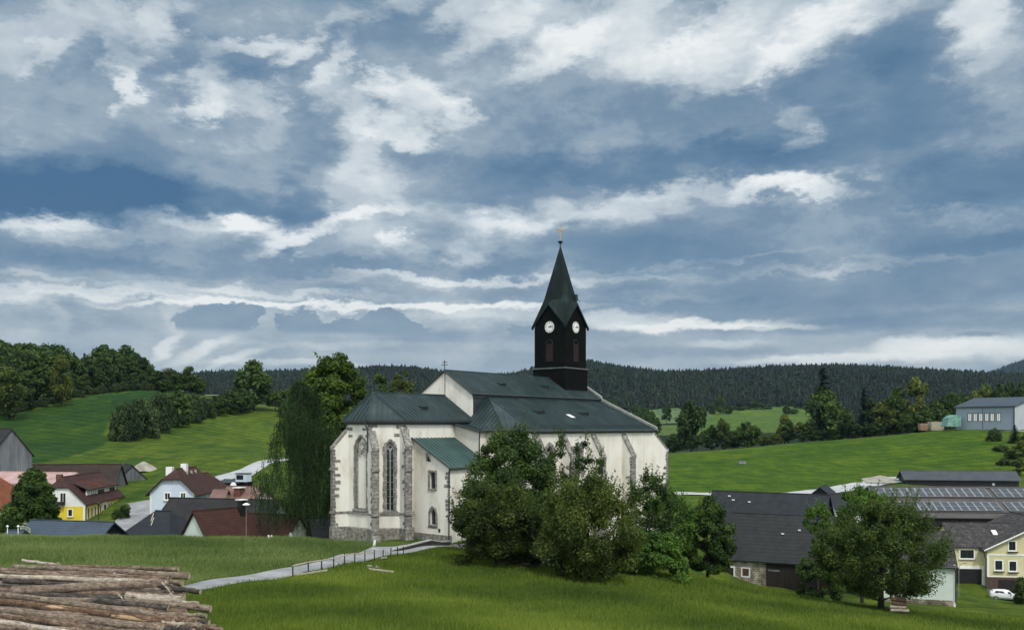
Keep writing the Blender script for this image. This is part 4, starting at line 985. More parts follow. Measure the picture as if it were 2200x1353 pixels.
near('shrub', 'small dark shrub on the verge beside the village road', 262, 139, 1082, 20, .0, L_DARK, 38, cat='shrub', nc=24, rcf=.3, nl=140, ls=.22, prof=P_BUSH, tr=.04)
near('shrub', 'dark green plant at the lower edge of the front meadow', 757, 46, 1338, 14, .0, L_DARK, 39, cat='plant', nc=12, rcf=.4, nl=120, ls=.07, prof=P_BUSH, tr=.02)

def build_birch():
    """weeping birch: curtains of hanging twigs"""
    rs = np.random.RandomState(41); Y = 110; px = 664; H = height_for(px, Y, 806); R = 92 / F * Y
    o = empty('weeping_birch', gpos(px, Y), 0, 'weeping birch with hanging curtains of leaves left of the apse', 'tree')
    pv, tn = [], []
    wid = lambda t: float(np.interp(t, [0, .25, .5, .72, .88, 1], [1.05, 1.05, .92, .66, .42, .14])) 
    n = 2700; starts = []
    for i in range(n):
        if i % 38 == 0: T0 = rs.uniform(.16, .97) ** .8; A0 = rs.uniform(0, 6.283); Q0 = rs.uniform(.35, 1.12) ** .7; tn0 = rs.normal() * .14
        t = min(1, max(.1, T0 + rs.normal() * .022)); a = A0 + rs.normal() * .26 / max(Q0, .4); q = Q0 * rs.uniform(.75, 1.05)
        lob = 1 + .22 * math.sin(a * 3 + t * 9) + .1 * math.sin(a * 7 + 2)
        rr = R * wid(t) * q * lob
        s = np.array([math.cos(a) * rr - 1.6 * (t - .45), math.sin(a) * rr, H * t]); L = min(rs.uniform(.9, 4.6) * (1.1 - .4 * t), s[2] - rs.uniform(.5, 3.0))
        if L < .4: continue
        m = int(L / .105); z = np.linspace(0, 1, m); dx = rs.normal() * .12; dy = rs.normal() * .12
        P = s + np.stack([dx * z * L + .05 * np.sin(z * 9 + i), dy * z * L, -z * L + .25 * np.sin(z * 3.14)], 1) + rs.normal(size=(m, 3)) * np.array([.07, .07, .04])
        a_ = np.array([0, 0, -1.0]) + rs.normal(size=(m, 3)) * .35; a_ /= np.linalg.norm(a_, axis=1)[:, None]; b_ = np.cross(a_, rs.normal(size=(m, 3))); b_ /= np.linalg.norm(b_, axis=1)[:, None]; sc = .105 * rs.uniform(.7, 1.3, m)[:, None]
        pv.append(np.stack([P - a_ * sc, P + b_ * sc * .5, P + a_ * sc, P - b_ * sc * .5], 1).reshape(-1, 3)); tn.append(np.clip(.40 + tn0 + rs.normal() * .14 + rs.normal(size=m) * .1, 0, 1))
        starts.append(s)
    link_mesh('crown', np_quads('crown', np.concatenate(pv), np.concatenate(tn)), L_BIRCH, o)
    mb = MB(); st = np.array(starts); limbs(mb, rs, H, H * .25, st[st[:, 2] > H * .4], .3, bend=.4, nl=50); mb.build('trunk', DTRUNK, o)
build_birch()

# ---- prototypes for trees further away (each copied below)
def proto(kind, seed):
    n = 'deciduous_tree'
    if kind == 'round': return tree(n, 'x', 'tree', 10, 4.6, 1.2, P_ROUND, 46, 1.45, 90, .48, L_MID, seed, .22, up=.5)
    if kind == 'dark': return tree(n, 'x', 'tree', 10, 4.0, .8, P_EGG, 46, 1.3, 90, .48, L_DARK, seed, .22, up=.5)
    if kind == 'tall': return tree(n, 'x', 'tree', 10, 2.5, .9, P_EGG, 40, .95, 90, .38, L_DARK, seed, .18, up=.5)
    if kind == 'yell': return tree(n, 'x', 'tree', 10, 3.4, 1.0, P_EGG, 42, 1.15, 90, .42, L_YELL, seed, .2, up=.5)
    if kind == 'oliv': return tree(n, 'x', 'tree', 10, 3.6, .8, P_ROUND, 42, 1.15, 90, .42, L_OLIVE, seed, .2, up=.5)
    if kind == 'bush': return tree('field_bush', 'x', 'bush', 10, 8.5, 0, P_BUSH, 70, 2.1, 110, .62, L_HEDGE, seed, .15, up=.5)
    if kind == 'birch': return tree('birch_tree', 'x', 'tree', 10, 2.4, 2.6, P_EGG, 36, .9, 70, .34, L_OLIVE, seed, .16, trunk=BTRUNK, up=.5)
    if kind == 'spruce':
        rs = np.random.RandomState(seed); o = empty('spruce_tree', (0, 0, 0), 0, 'x', 'tree'); P_, T_, A_ = [], [], []
        for z in np.linspace(.7, 9.8, 34):
            L = 2.1 * (1 - z / 10.1) ** .85 + .1; nb = int(5 + L * 3)
            for b in range(nb):
                a = rs.uniform(0, 6.283); l = L * rs.uniform(.75, 1.12); m = max(3, int(l / .14)); t = np.linspace(.05, 1, m)
                P = np.stack([math.cos(a) * t * l, math.sin(a) * t * l, z - .32 * t * l + .1 * t * t * l], 1) + rs.normal(size=(m, 3)) * .07
                P_.append(P); T_.append(.3 + .35 * t + rs.normal(size=m) * .12); A_.append(np.tile([math.cos(a), math.sin(a), -.25], (m, 1)))
        P = np.concatenate(P_); A = np.concatenate(A_) + rs.normal(size=P.shape) * .3; B = np.cross(A, [0, 0, 1.]); B /= np.linalg.norm(B, axis=1)[:, None]; s = .2 * rs.uniform(.7, 1.4, len(P))[:, None]
        V = np.stack([P - A * s, P + B * s * .8, P + A * s, P - B * s * .8 - np.array([0, 0, .08])], 1).reshape(-1, 3)
        link_mesh('crown', np_quads('crown', V, np.clip(np.concatenate(T_), 0, 1)), L_SPRUCE, o); mb = MB(); mb.tube([(0, 0, -.4), (0, 0, 5), (0, 0, 9.7)], [.17, .1, .02], 6); mb.build('trunk', DTRUNK, o); return o
PR = {k: [proto(k, 50 + i * 7 + s) for s in range(2)] for i, k in enumerate(('round', 'dark', 'tall', 'yell', 'oliv', 'bush', 'birch', 'spruce'))}
USED = set(); RNG = random.Random(77)
def far(kind, px, Y, top, label, wpx=None, group=None, base=None):
    p = PR[kind][RNG.randrange(2)]
    o = p if p.name not in USED else copy_tree(p); USED.add(p.name)
    if base is not None: loc = W(px, base, Y)
    else: loc = gpos(px, Y)
    H = (HY - top) / F * Y - loc.z; sc = H / 10
    w0 = {'round': 4.6, 'dark': 4, 'tall': 2.5, 'yell': 3.4, 'oliv': 3.6, 'bush': 8.5, 'birch': 2.4, 'spruce': 2.1}[kind]
    sxy = sc if wpx is None else wpx / F * Y / w0
    put(o, loc, RNG.uniform(0, 6.28), sc, sxy); o['label'] = label
    if group: o['group'] = group
    elif 'group' in o: del o['group']
    return o
# left wood on the hill
fw = random.Random(9)
edge = lambda px: np.interp(px, [-120, 0, 60, 120, 190, 260, 325], [250, 262, 275, 292, 318, 345, 368])
topl = lambda px: np.interp(px, [-120, 0, 60, 130, 180, 240, 270, 310, 335], [716, 722, 726, 738, 748, 732, 738, 745, 770])
W_G = 'dark trees of the wood on the left hill'
for row, (dY, n, dt) in enumerate(((8, 22, 34), (22, 22, 16), (38, 20, 4), (58, 16, 0))):
    for i in range(n):
        px = -90 + 405 * (i + fw.uniform(-.4, .4)) / (n - 1)
        if px > 318: px = 318
        Y = edge(px) + dY + fw.uniform(-5, 5)
        kind = fw.choice(('dark', 'dark', 'tall', 'tall', 'round', 'spruce')) if row else fw.choice(('dark', 'oliv', 'tall', 'birch', 'dark'))
        top = topl(px) + dt + abs(fw.gauss(0, 12)) + (fw.uniform(0, 34) if row == 0 else 0)
        lab = {'dark': 'dark leafy tree in the wood on the left hill', 'tall': 'narrow dark tree in the wood on the left hill', 'round': 'round green tree in the wood on the left hill', 'spruce': 'spruce in the wood on the left hill',
               'oliv': 'olive green tree along the edge of the wood on the left hill', 'birch': 'pale trunked birch along the edge of the wood on the left hill'}[kind]
        far(kind, px, Y, top, lab, group=W_G)
far('yell', 132, 286, 756, 'yellowish green tree standing out from the edge of the left wood', 24)
far('oliv', 20, 256, 790, 'rounded olive tree at the lower left end of the wood', 34)
for i in range(26):                              # undergrowth on the wood edge
    px = -60 + i * 15.5; far('bush', px, edge(px) + fw.uniform(-2, 4), edge_top := (915 - (g1((px - 1100) / F * edge(px), edge(px)) + fw.uniform(2, 4.5)) / edge(px) * F), 'low bush along the foot of the left wood', 12, 'bushes along the foot of the left wood')
# trees right of the wood up to the dark round tree
for px, Y, top, k, w_ in ((340, 372, 795, 'dark', 26), (362, 378, 790, 'oliv', 24), (385, 370, 800, 'round', 24), (408, 372, 782, 'tall', 20), (425, 378, 805, 'dark', 20), (352, 360, 812, 'dark', 22)):
    far(k, px, Y, top, 'tree in the clump between the left wood and the row of bushes', w_, 'trees in the clump between the left wood and the bushes')
far('dark', 545, 340, 770, 'large dark round tree standing alone at the top of the left field', 43)
for px, Y, top, k, w_ in ((505, 345, 832, 'dark', 28), (592, 345, 838, 'round', 24), (620, 350, 830, 'oliv', 26), (612, 330, 862, 'dark', 20), (645, 350, 812, 'dark', 24), (668, 360, 830, 'round', 24), (690, 350, 845, 'dark', 26)):
    far(k, px, Y, top, 'tree in the belt between the lone dark tree and the weeping birch', w_, 'trees in the belt left of the weeping birch')
# row of bushes dividing the two left fields
for i, (px, by, Y, top, w_) in enumerate(((268, 946, 236, 858, 34), (305, 940, 244, 850, 38), (345, 925, 258, 838, 34), (382, 915, 272, 832, 36), (415, 905, 285, 840, 28), (440, 899, 300, 850, 26), (468, 893, 312, 845, 26), (495, 888, 322, 838, 30), (520, 884, 330, 832, 26))):
    far('bush' if i in (0, 1, 2, 4, 5) else 'dark', px, Y, top, ('broad rounded bush at the lower end of the row dividing the left fields', 'rounded bush of the row dividing the left fields')[i > 0], w_, 'bushes in the row dividing the left fields')
# right of the church: middle distance
MD = 'trees along the far edge of the right field'
far('dark', 1485, 345, 850, 'big dark rounded tree rising over the edge of the right field', 36)
for px, Y, top, k, w_ in ((1448, 360, 930, 'dark', 20), (1530, 350, 912, 'dark', 22), (1556, 348, 905, 'oliv', 20), (1606, 346, 902, 'dark', 34), (1575, 352, 925, 'round', 20), (1640, 350, 935, 'oliv', 18), (1664, 352, 930, 'yell', 20)):
    far(k, px, Y, top, 'low rounded tree along the far edge of the right field', w_, MD)
far('yell', 1686, 356, 886, 'slender yellowish tree beside the low trees at the field edge', 18)
far('tall', 1694, 352, 900, 'narrow dark tree in front of the slender yellowish tree', 16)
far('spruce', 1766, 352, 788, 'tallest dark spruce at the edge of the right field', 44)
far('dark', 1768, 350, 820, 'wide dark tree wrapped around the foot of the tallest spruce', 42)
far('spruce', 1855, 356, 832, 'dark pine like spruce right of the tallest spruce', 30)
far('tall', 1872, 352, 850, 'dark narrow tree beside the pine like spruce', 20)
for px, Y, top, k, w_ in ((1725, 350, 905, 'oliv', 24), (1745, 348, 915, 'dark', 22), (1810, 352, 868, 'dark', 26), (1830, 348, 900, 'dark', 24), (1890, 350, 862, 'yell', 22), (1905, 352, 850, 'dark', 26), (1928, 350, 828, 'dark', 28), (1925, 346, 880, 'oliv', 24), (1950, 342, 885, 'dark', 24), (1985, 340, 872, 'dark', 26), (2010, 345, 858, 'dark', 28), (2030, 350, 850, 'round', 24), (2046, 352, 840, 'round', 20), (1975, 345, 900, 'oliv', 22), (1880, 345, 905, 'dark', 24), (1780, 348, 910, 'dark', 24)):
    far(k, px, Y, top, 'dark tree in the clump left of the grey blue hall', w_, 'trees in the clump left of the grey blue hall')
far('yell', 1968, 346, 806, 'tall yellow brown larch like tree left of the grey blue hall', 34)
for px, Y, top, k, w_ in ((2070, 380, 842, 'dark', 24), (2095, 385, 836, 'yell', 22), (2120, 390, 820, 'oliv', 24), (2145, 385, 815, 'dark', 22), (2170, 390, 812, 'dark', 24), (2198, 385, 815, 'round', 24)):
    far(k, px, Y, top, 'tree showing behind the roof of the grey blue hall', w_, 'trees behind the grey blue hall')
# bank on the right
far('bush', 2136, 268, 918, 'bush with pale blossom on the bank below the grey blue hall', 17)
far('spruce', 2180, 262, 912, 'young dark conifer on the bank below the grey blue hall', 16)
for px, Y, top in ((2175, 238, 965), (2196, 240, 945), (2160, 232, 985), (2190, 222, 985), (2150, 250, 955), (2208, 250, 925)):
    far(fw.choice(('bush', 'dark', 'oliv')), px, Y, top, 'green bush on the overgrown bank at the right edge', 19, 'bushes on the overgrown bank at the right edge')
# valley trees seen between church and right wood
VG = 'small trees in the valley beyond the right field'
for px, Y, top, k in [(1302, 800, 872, 'round'), (1325, 820, 862, 'dark'), (1345, 800, 880, 'round'), (1385, 780, 872, 'round'), (1400, 790, 880, 'dark'), (1432, 780, 868, 'round'), (1412, 640, 895, 'dark'), (1390, 620, 888, 'round'), (1530, 900, 860, 'dark'), (1548, 900, 850, 'round'), (1565, 905, 866, 'dark'),
                      (1575, 950, 872, 'round'), (1592, 950, 874, 'round'), (1608, 960, 872, 'oliv'), (1622, 960, 862, 'round'), (1634, 965, 866, 'round'), (1650, 970, 874, 'round'), (1560, 920, 885, 'dark'), (1690, 900, 868, 'dark'), (1705, 905, 878, 'round'), (1550, 640, 895, 'dark'), (1510, 850, 872, 'dark'), (1375, 700, 880, 'dark'), (1365, 900, 864, 'dark'), (1310, 900, 856, 'round'), (1338, 1000, 855, 'round')]:
    far(k, px, Y, top, 'small tree in the valley beyond the right field', 12 if k == 'round' else 10, VG)

# ---- distant forest as one mass of small trees
def far_forest():
    rs = np.random.RandomState(21)
    def mk(kind):
        v = []
        if kind == 0:
            for z0, z1, r in ((.08, .5, .2), (.3, .75, .15), (.55, 1.0, .095)):
                n = 6; a0 = rs.uniform(0, 6)
                for i in range(n):
                    a, b = a0 + i * 6.283 / n, a0 + (i + 1) * 6.283 / n; r1, r2 = r * rs.uniform(.7, 1.25), r * rs.uniform(.7, 1.25)
                    v += [(r1 * math.cos(a), r1 * math.sin(a), z0), (r2 * math.cos(b), r2 * math.sin(b), z0 + rs.uniform(-.04, .04)), (0, 0, z1)]
        else:
            P = rs.normal(size=(60, 3)); P /= np.linalg.norm(P, axis=1)[:, None]; P = P * np.array([.27, .27, .34]) * rs.uniform(.7, 1.1, (60, 1)) + np.array([0, 0, .62])
            for p in P:
                t = rs.normal(size=(3, 3)) * .085; v += [tuple(p + t[0]), tuple(p + t[1]), tuple(p + t[2])]
        return np.array(v)
    protos = [mk(0) for _ in range(4)] + [mk(1) for _ in range(4)]
    pos = []
    def area(n, pxr, Yr, cond=None, hh=(6, 14), dec=.2, sp=None):
        px = rs.uniform(*pxr, n); Y = np.sqrt(rs.uniform(Yr[0] ** 2, Yr[1] ** 2, n)); x = (px - 1100) / F * Y
        z = gz(x, Y)
        keep = np.ones(n, bool) if cond is None else cond(px, Y)
        for t, c in FIELDS[4:8]: keep &= ~inpoly(x, Y, fieldpoly(t))
        for a, b, c, k in zip(x, Y, z, keep):
            if k: pos.append((a, b, c, rs.uniform(*hh), rs.rand() < dec))
    area(27000, (-150, 2350), (1000, 1800), lambda p, Y: Y > 1000 + 0 * p, dec=.6)
    area(5000, (1080, 2350), (880, 1010), lambda p, Y: ((p > 1660) | (Y > 950)), dec=.35)
    area(1800, (1750, 2350), (430, 880), lambda p, Y: Y > 0, dec=.3)
    area(2200, (300, 1100), (700, 1000), lambda p, Y: (p < 800) | (Y > 850), dec=.4)
    area(2600, (2080, 2500), (3300, 4300), None, (26, 40), .1)
    V, tone = [], []
    for x, y, z, h, d in pos:
        p = protos[rs.randint(4) + (4 if d else 0)]; a = rs.uniform(0, 6.28); c, s = math.cos(a), math.sin(a); k = h * (.72 if d else 1)
        q = np.stack([p[:, 0] * c - p[:, 1] * s, p[:, 0] * s + p[:, 1] * c, p[:, 2]], 1) * np.array([k, k, k]) * (np.array([1.6, 1.6, 1]) if not d else np.array([1.2, 1.2, .9]))
        V.append(q + np.array([x, y, z - .5])); tone.append(np.full(len(p) // 3, (.62 if d else .25) + rs.normal() * .16 + .10 * math.sin(x * .013 + 2 * math.sin(y * .009))))
    V = np.concatenate(V); tone = np.clip(np.concatenate(tone), 0, 1)
    o = link_mesh('distant_forest', np_quads('distant_forest', V, tone, 3), leafmat('forest_green', (.002, .006, .005), (.007, .015, .007), (.022, .040, .012), .0))
    tag(o, 'dark mixed forest covering the distant hills', 'forest', kind='stuff')
far_forest()

# ---------------------------------------------------------------- houses
T_BROWN = M('brown_tiles', [(.3, (.026, .018, .016)), (.7, (.056, .037, .031))], .8, .8, 5, .25, pattern=('brick', .5, .36, .03, (.016, .01, .009), .7), uv=False)
T_REDB = M('redbrown_tiles', [(.3, (.030, .011, .008)), (.7, (.058, .022, .016))], .8, .8, 5, .25, pattern=('waves', .42, .75, (.016, .006, .004)))
T_MAROON = M('maroon_tiles', [(.3, (.040, .016, .012)), (.7, (.075, .030, .022))], .9, .75, 5, .2, pattern=('brick', .4, .34, .03, (.014, .006, .005), .6))
T_DARK = M('dark_tiles', [(.3, (.014, .014, .016)), (.7, (.034, .034, .036))], .7, .8, 6, .25, pattern=('brick', .5, .34, .03, (.010, .010, .011), .6))
T_SLATE = M('blueblack_slates', [(.3, (.009, .012, .016)), (.7, (.020, .026, .033))], .8, .7, 6, .25, pattern=('waves', .36, .5, (.006, .008, .011)))
T_CORR = M('grey_fibre_sheets', [(.3, (.012, .0135, .015)), (.7, (.028, .030, .032))], .8, .7, 5, .3, pattern=('waves', .62, .85, (.008, .009, .011)))
T_BLUE = M('blue_metal_sheet', [(.3, (.020, .036, .058)), (.7, (.036, .060, .090))], .6, .5, 4, .4, pattern=('waves', .46, .8, (.008, .014, .024)), spec=.5)
T_ORANGE = M('orange_tiles', [(.3, (.12, .040, .018)), (.7, (.22, .075, .034))], .8, .8, 5, .2, pattern=('waves', .4, .6, (.05, .016, .008)))
T_PINK = M('faded_pink_sheets', [(.3, (.30, .19, .18)), (.7, (.46, .32, .31))], .5, .8, 5)
T_PINKT = M('dusty_pink_tiles', [(.3, (.13, .075, .062)), (.7, (.22, .14, .12))], .8, .8, 5, .2, pattern=('waves', .4, .4, (.08, .04, .03)))
T_MOSS = M('mottled_old_tiles', [(.35, (.030, .029, .030)), (.55, (.065, .060, .062)), (.7, (.13, .12, .115))], 1.6, .85, 7, .3, pattern=('brick', .45, .34, .03, (.014, .013, .013), .6))
W_YEL = M('yellow_render', [(.3, (.62, .46, .035)), (.7, (.72, .56, .06))], .8, .9)
W_PALEY = M('pale_yellow_render', [(.3, (.52, .48, .28)), (.7, (.62, .58, .36))], .6, .9)
W_BLUE = M('light_blue_render', [(.3, (.48, .56, .66)), (.7, (.57, .64, .74))], .6, .9)
W_WHITE = M('white_render', [(.3, (.62, .63, .62)), (.7, (.74, .75, .74))], .6, .9)
W_MINT = M('pale_mint_render', [(.3, (.50, .58, .54)), (.7, (.60, .67, .63))], .6, .9)
W_PLINTH = M('brown_plinth', [(.3, (.060, .040, .034)), (.7, (.10, .070, .060))], 2, .9)
W_STONE = M('patchy_stone_wall', [(.32, (.10, .085, .06)), (.46, (.24, .21, .16)), (.56, (.40, .37, .31)), (.66, (.60, .58, .53))], .9, .95, 8, .5, 4, pattern=('brick', .5, .25, .04, (.12, .10, .08), .35))
BRICK = M('red_brick', [(.3, (.10, .025, .018)), (.7, (.17, .045, .03))], 2, .9, pattern=('brick', .25, .08, .012, (.2, .17, .15), .6))
HALLM = M('grey_blue_sheet', [(.3, (.20, .25, .31)), (.7, (.25, .31, .37))], .12, .6, pattern=('waves', 1.0, .12, (.12, .15, .19), 1))
HALLR = M('hall_roof_sheet', [(.3, (.030, .045, .062)), (.7, (.045, .062, .082))], .2, .5, pattern=('waves', 1.2, .2, (.02, .03, .045)))
CONC = M('pale_concrete', [(.3, (.42, .44, .43)), (.7, (.56, .58, .57))], .5, .9)
PANEL = M('solar_glass', [(.3, (.016, .021, .030)), (.7, (.028, .036, .048))], .4, .35, spec=.6, pattern=('waves', .55, .35, (.12, .13, .15)))
PFRAME = M('solar_frame', [(.3, (.17, .18, .19)), (.7, (.25, .26, .27))], 1, .4)

def house(name, label, cat, A, B, Wd, rh, wh, roof, wall, over=.4, h0=0, h1=0, r0=0, r1=0, thick=.16, wd_back=None, group=None, verge=True):
    """ridge from A to B (world); front eave at -Wd/2; h0/h1 share of a hip at each end, r0/r1 its inset along the ridge; returns root and dimensions"""
    A, B = Vector(A), Vector(B); d = B - A; L = math.hypot(d.x, d.y); ang = math.atan2(d.y, d.x); zr = (A.z + B.z) / 2
    R = empty(name, (A.x, A.y, zr - rh - wh), ang, label, cat, group)
    zE = wh; zR = wh + rh; hw = Wd / 2; sl = rh / hw; o = over
    hb0, hb1 = zR - h0 * rh, zR - h1 * rh
    w = MB()
    pr = [(-hw, 0), (hw, 0), (hw, zE)]
    def endpoly(x, f): 
        p = [(x, -hw, 0), (x, -hw, zE - .03)]
        p += ([(x, -f * hw, zR - f * rh - .05), (x, f * hw, zR - f * rh - .05)] if f < .99 and f > 0 else ([(x, 0, zR - .05)] if f == 0 else []))
        return p + [(x, hw, zE - .03), (x, hw, 0)]
    e0, e1 = endpoly(0, h0), endpoly(L, h1)
    w.face(e0); w.face(e1[::-1])
    w.face([(0, -hw, 0), (L, -hw, 0), (L, -hw, zE - .03), (0, -hw, zE - .03)]); w.face([(L, hw, 0), (0, hw, 0), (0, hw, zE - .03), (L, hw, zE - .03)])
    w.build('wall', wall, R)
    ho = hw + o; ze = zE - sl * o; rf = MB(); up = Vector((0, 0, -thick))
    for s in (-1, 1):
        P = [(-o, s * ho, ze), (L + o, s * ho, ze)]
        if 0 < h1 < .99: P.append((L + o, s * h1 * hw, zR - h1 * rh))
        P += [(L + o if h1 == 0 else L - r1, 0, zR), (-o if h0 == 0 else r0, 0, zR)]
        if 0 < h0 < .99: P.append((-o, s * h0 * hw, zR - h0 * rh))
        rf.extrude(P, up)
    if h0 > 0: f = min(h0 * hw, hw) if h0 < .99 else ho; z = zR - h0 * rh if h0 < .99 else ze; rf.extrude([(-o, -f, z), (r0, 0, zR), (-o, f, z)], up)
    if h1 > 0: f = min(h1 * hw, hw) if h1 < .99 else ho; z = zR - h1 * rh if h1 < .99 else ze; rf.extrude([(L + o, -f, z), (L - r1, 0, zR), (L + o, f, z)], up)
    rf.tube([(r0 if h0 else -o, 0, zR + .02), (L - r1 if h1 else L + o, 0, zR + .02)], .09, 5)
    ro = rf.build('roof', roof, R)
    return R, ro, dict(L=L, hw=hw, wh=wh, rh=rh, zR=zR, sl=sl)
def wframe(D, side, M_=None):
    hw, L = D['hw'], D['L']
    return {'front': frameM((0, -hw), (L, -hw)), 'end0': frameM((0, hw), (0, -hw)), 'end1': frameM((L, -hw), (L, hw))}[side]
def wloc(R, fr, px, py):
    """photo point projected on a wall plane of a house -> (x along, z up)"""
    Mw = Matrix.Translation(R.location) @ Matrix.Rotation(R.rotation_euler.z, 4, 'Z') @ fr
    o = Mw.translation; n = Mw.to_3x3() @ Vector((0, 1, 0)); d = Vector(((px - 1100) / F, 1, (HY - py) / F)); q = Mw.inverted() @ (d * (o.dot(n) / d.dot(n))); return q.x, q.z
def window(R, fr, x, z, w, h, frame=WHITE, fw=.12, sill=True, glass=GLASS, cross=True, name='window', rec=.0):
    p = MB(); p.box((x - w / 2, -.02, z), (x + w / 2, .05, z + h), fr); po = p.build(name, glass, R)
    f = MB(); 
    for a, b in (((x - w / 2 - fw, z - fw), (x - w / 2, z + h + fw)), ((x + w / 2, z - fw), (x + w / 2 + fw, z + h + fw)), ((x - w / 2, z + h), (x + w / 2, z + h + fw)), ((x - w / 2, z - fw), (x + w / 2, z))): f.box((a[0], -.05, a[1]), (b[0], .02, b[1]), fr)
    f.build('frame', frame, po)
    if cross and w > .6:
        g = MB(); g.box((x - .03, -.035, z), (x + .03, -.0, z + h), fr); g.build('glazing_bar', WHITE if cross is True else cross, po)
    if sill: s = MB(); s.box((x - w / 2 - fw - .06, -.22, z - fw - .07), (x + w / 2 + fw + .06, 0, z - fw), fr); s.build('sill', PALEWOOD, po)
    return po
def wwin(R, fr, x0, y0, x1, y1, **k):
    a = wloc(R, fr, x0, y1); b = wloc(R, fr, x1, y0); return window(R, fr, (a[0] + b[0]) / 2, min(a[1], b[1]), abs(b[0] - a[0]), abs(b[1] - a[1]), **k)
def panel(R, fr, x0, z0, x1, z1, mat, name, d=.03): p = MB(); p.box((x0, -d, z0), (x1, .02, z1), fr); return p.build(name, mat, R)
def chimney(P, ro, D, x, y, w, h, mat, cap=WHITE):
    z = D['zR'] - abs(y) * D['sl']; c = MB(); c.box((x - w / 2, y - w / 2, z - .5), (x + w / 2, y + w / 2, z + h)); co = c.build('chimney', mat, ro)
    c = MB(); c.box((x - w / 2 - .08, y - w / 2 - .08, z + h), (x + w / 2 + .08, y + w / 2 + .08, z + h + .14)); c.build('chimney_cap', cap, co) if False else None
    return co

def village():
    # long brown barn
    R, ro, D = house('barn', 'long barn with brown tiled roof and grey board gable behind the yellow inn', 'barn', W(52, 997, 164.2), W(258, 997, 165.8), 9.3, 5.4, 4.7, T_BROWN, WOOD, over=.35)
    fr = wframe(D, 'end1'); panel(R, fr, -.0, 3.9, D['hw'] * 2, 4.05, DWOOD, 'beam', .08)
    # grey shed with yellow ground floor behind the barn
    R, ro, D = house('shed', 'grey board shed with yellow ground floor behind the brown barn gable', 'shed', W(268, 997, 180), W(284, 997, 174), 5.6, 2.8, 6.9, T_DARK, WOOD, over=.3)
    fr = wframe(D, 'end1'); panel(R, fr, 0, -.2, D['hw'] * 2, 2.5, W_YEL, 'ground_floor'); fr = wframe(D, 'front'); panel(R, fr, 0, -.2, D['L'], 2.5, W_YEL, 'ground_floor'); wwin(R, fr, 273, 1062, 275, 1070, fw=.08, sill=False)
    panel(R, fr, .1, 2.7, 1.0, 6.2, BLACK, 'open_bay')
    # grey board barn at the frame edge
    R, ro, D = house('barn', 'tall grey board barn at the left edge above the village', 'barn', W(-40, 922, 160), W(24, 919, 153), 7.0, 4.4, 4.0, T_DARK, WOOD, over=.3)
    fr = wframe(D, 'front'); L = D['L']
    p = MB(); p.box((L - 6, -D['hw'] - 1.8, 2.0), (L - .2, -D['hw'], 2.15)); p.box((L - 6.2, -D['hw'] - 2.0, 4.0), (L - .1, -D['hw'], 4.12))
    for x in (L - 5.8, L - 4, L - 2.2, L - .4): p.box((x - .06, -D['hw'] - 1.8, 0), (x + .06, -D['hw'] - 1.68, 4.0))
    p.build('porch', WOOD, R); panel(R, fr, L - 5.6, 0, L - .8, 3.6, BLACK, 'dark_doorway')
    # pink roofed low building
    house('farm_building', 'long low building with faded pink roof behind the yellow inn', 'building', W(-60, 1013, 150), W(163, 1014, 146), 7, 1.5, 3, T_PINK, W_WHITE, over=.3)
    R, ro, D = house('house', 'house with orange tiled hipped roof at the left edge', 'house', W(-18, 1021, 136), W(31, 1021, 134), 9.0, 4.4, 4.2, T_ORANGE, W_WHITE, h1=1, r1=3.8, over=.5)
    fr = wframe(D, 'front'); panel(R, fr, 0, .2, D['L'] - .3, 2.9, T_BLUE, 'blue_tarpaulin', .25)
    # yellow inn: gable to the left front, long side to the right
    ang = rad(95)
    A = W(127, 1025, 137); d = Vector((math.cos(ang), math.sin(ang), 0)); B = A + d * 16.5
    R, ro, D = house('inn', 'yellow and white inn with red brown roof and glazed dormer', 'house', A, B, 7.8, 3.9, 5.35, T_MAROON, W_WHITE, h0=.38, r0=1.2, over=.35)
    hw = D['hw']; fs = frameM((0, -hw), (D['L'], -hw)); fe = frameM((0, hw), (0, -hw))
    # after rotation the side -y faces right front; end0 faces the camera
    panel(R, fe, 0, -.2, 2 * hw, 4.75, W_YEL, 'yellow_ground_floor', .012); panel(R, fs, 0, -.2, D['L'], 5.1, W_YEL, 'yellow_ground_floor', .012)
    panel(R, fs, -.05, -.2, .25, 4.9, W_WHITE, 'white_corner', .05); panel(R, fe, 2 * hw - .3, -.2, 2 * hw + .05, 4.8, W_WHITE, 'white_corner', .05)
    panel(R, fs, 7.1, -.2, 9.0, 5.1, W_WHITE, 'white_entrance', .06); panel(R, fs, 7.7, 2.0, 8.5, 4.3, DWOOD, 'door', .09)
    for x in (1.2, 2.6, 4.0, 5.2, 6.2, 9.9, 11.2, 12.5, 13.8): window(R, fs, x, 2.75, .62, 1.6, fw=.06, sill=False, cross=False)
    wwin(R, fe, 147, 1094, 155, 1108); a = wwin(R, fe, 130, 1059, 141, 1079, glass=DWOOD, fw=.1, sill=False)
    panel(R, fe, wloc(R, fe, 126, 1084)[0], wloc(R, fe, 126, 1084)[1], wloc(R, fe, 140, 1080)[0], wloc(R, fe, 126, 1077)[1], DWOOD, 'balcony', .9)
    # long dormer with slanted white frames
    dm = MB(); y0, y1 = -hw - .1, -1.1; zl = D['zR'] - D['sl'] * 3.0
    dm.extrude([(2.4, y0 + .5, zl + .9), (D['L'] - .6, y0 + .5, zl + .9), (D['L'] - .6, y1, D['zR'] - D['sl'] * 1.1 + .12), (2.4, y1, D['zR'] - D['sl'] * 1.1 + .12)], (0, 0, -.15)); do = dm.build('dormer_roof', T_MAROON, ro)
    dw = MB(); dw.box((2.8, y0 + 1.1, zl - .9), (D['L'] - 1, y0 + 1.2, zl + .75)); dw.build('dormer_glazing', GLASS, ro)
    df = MB()
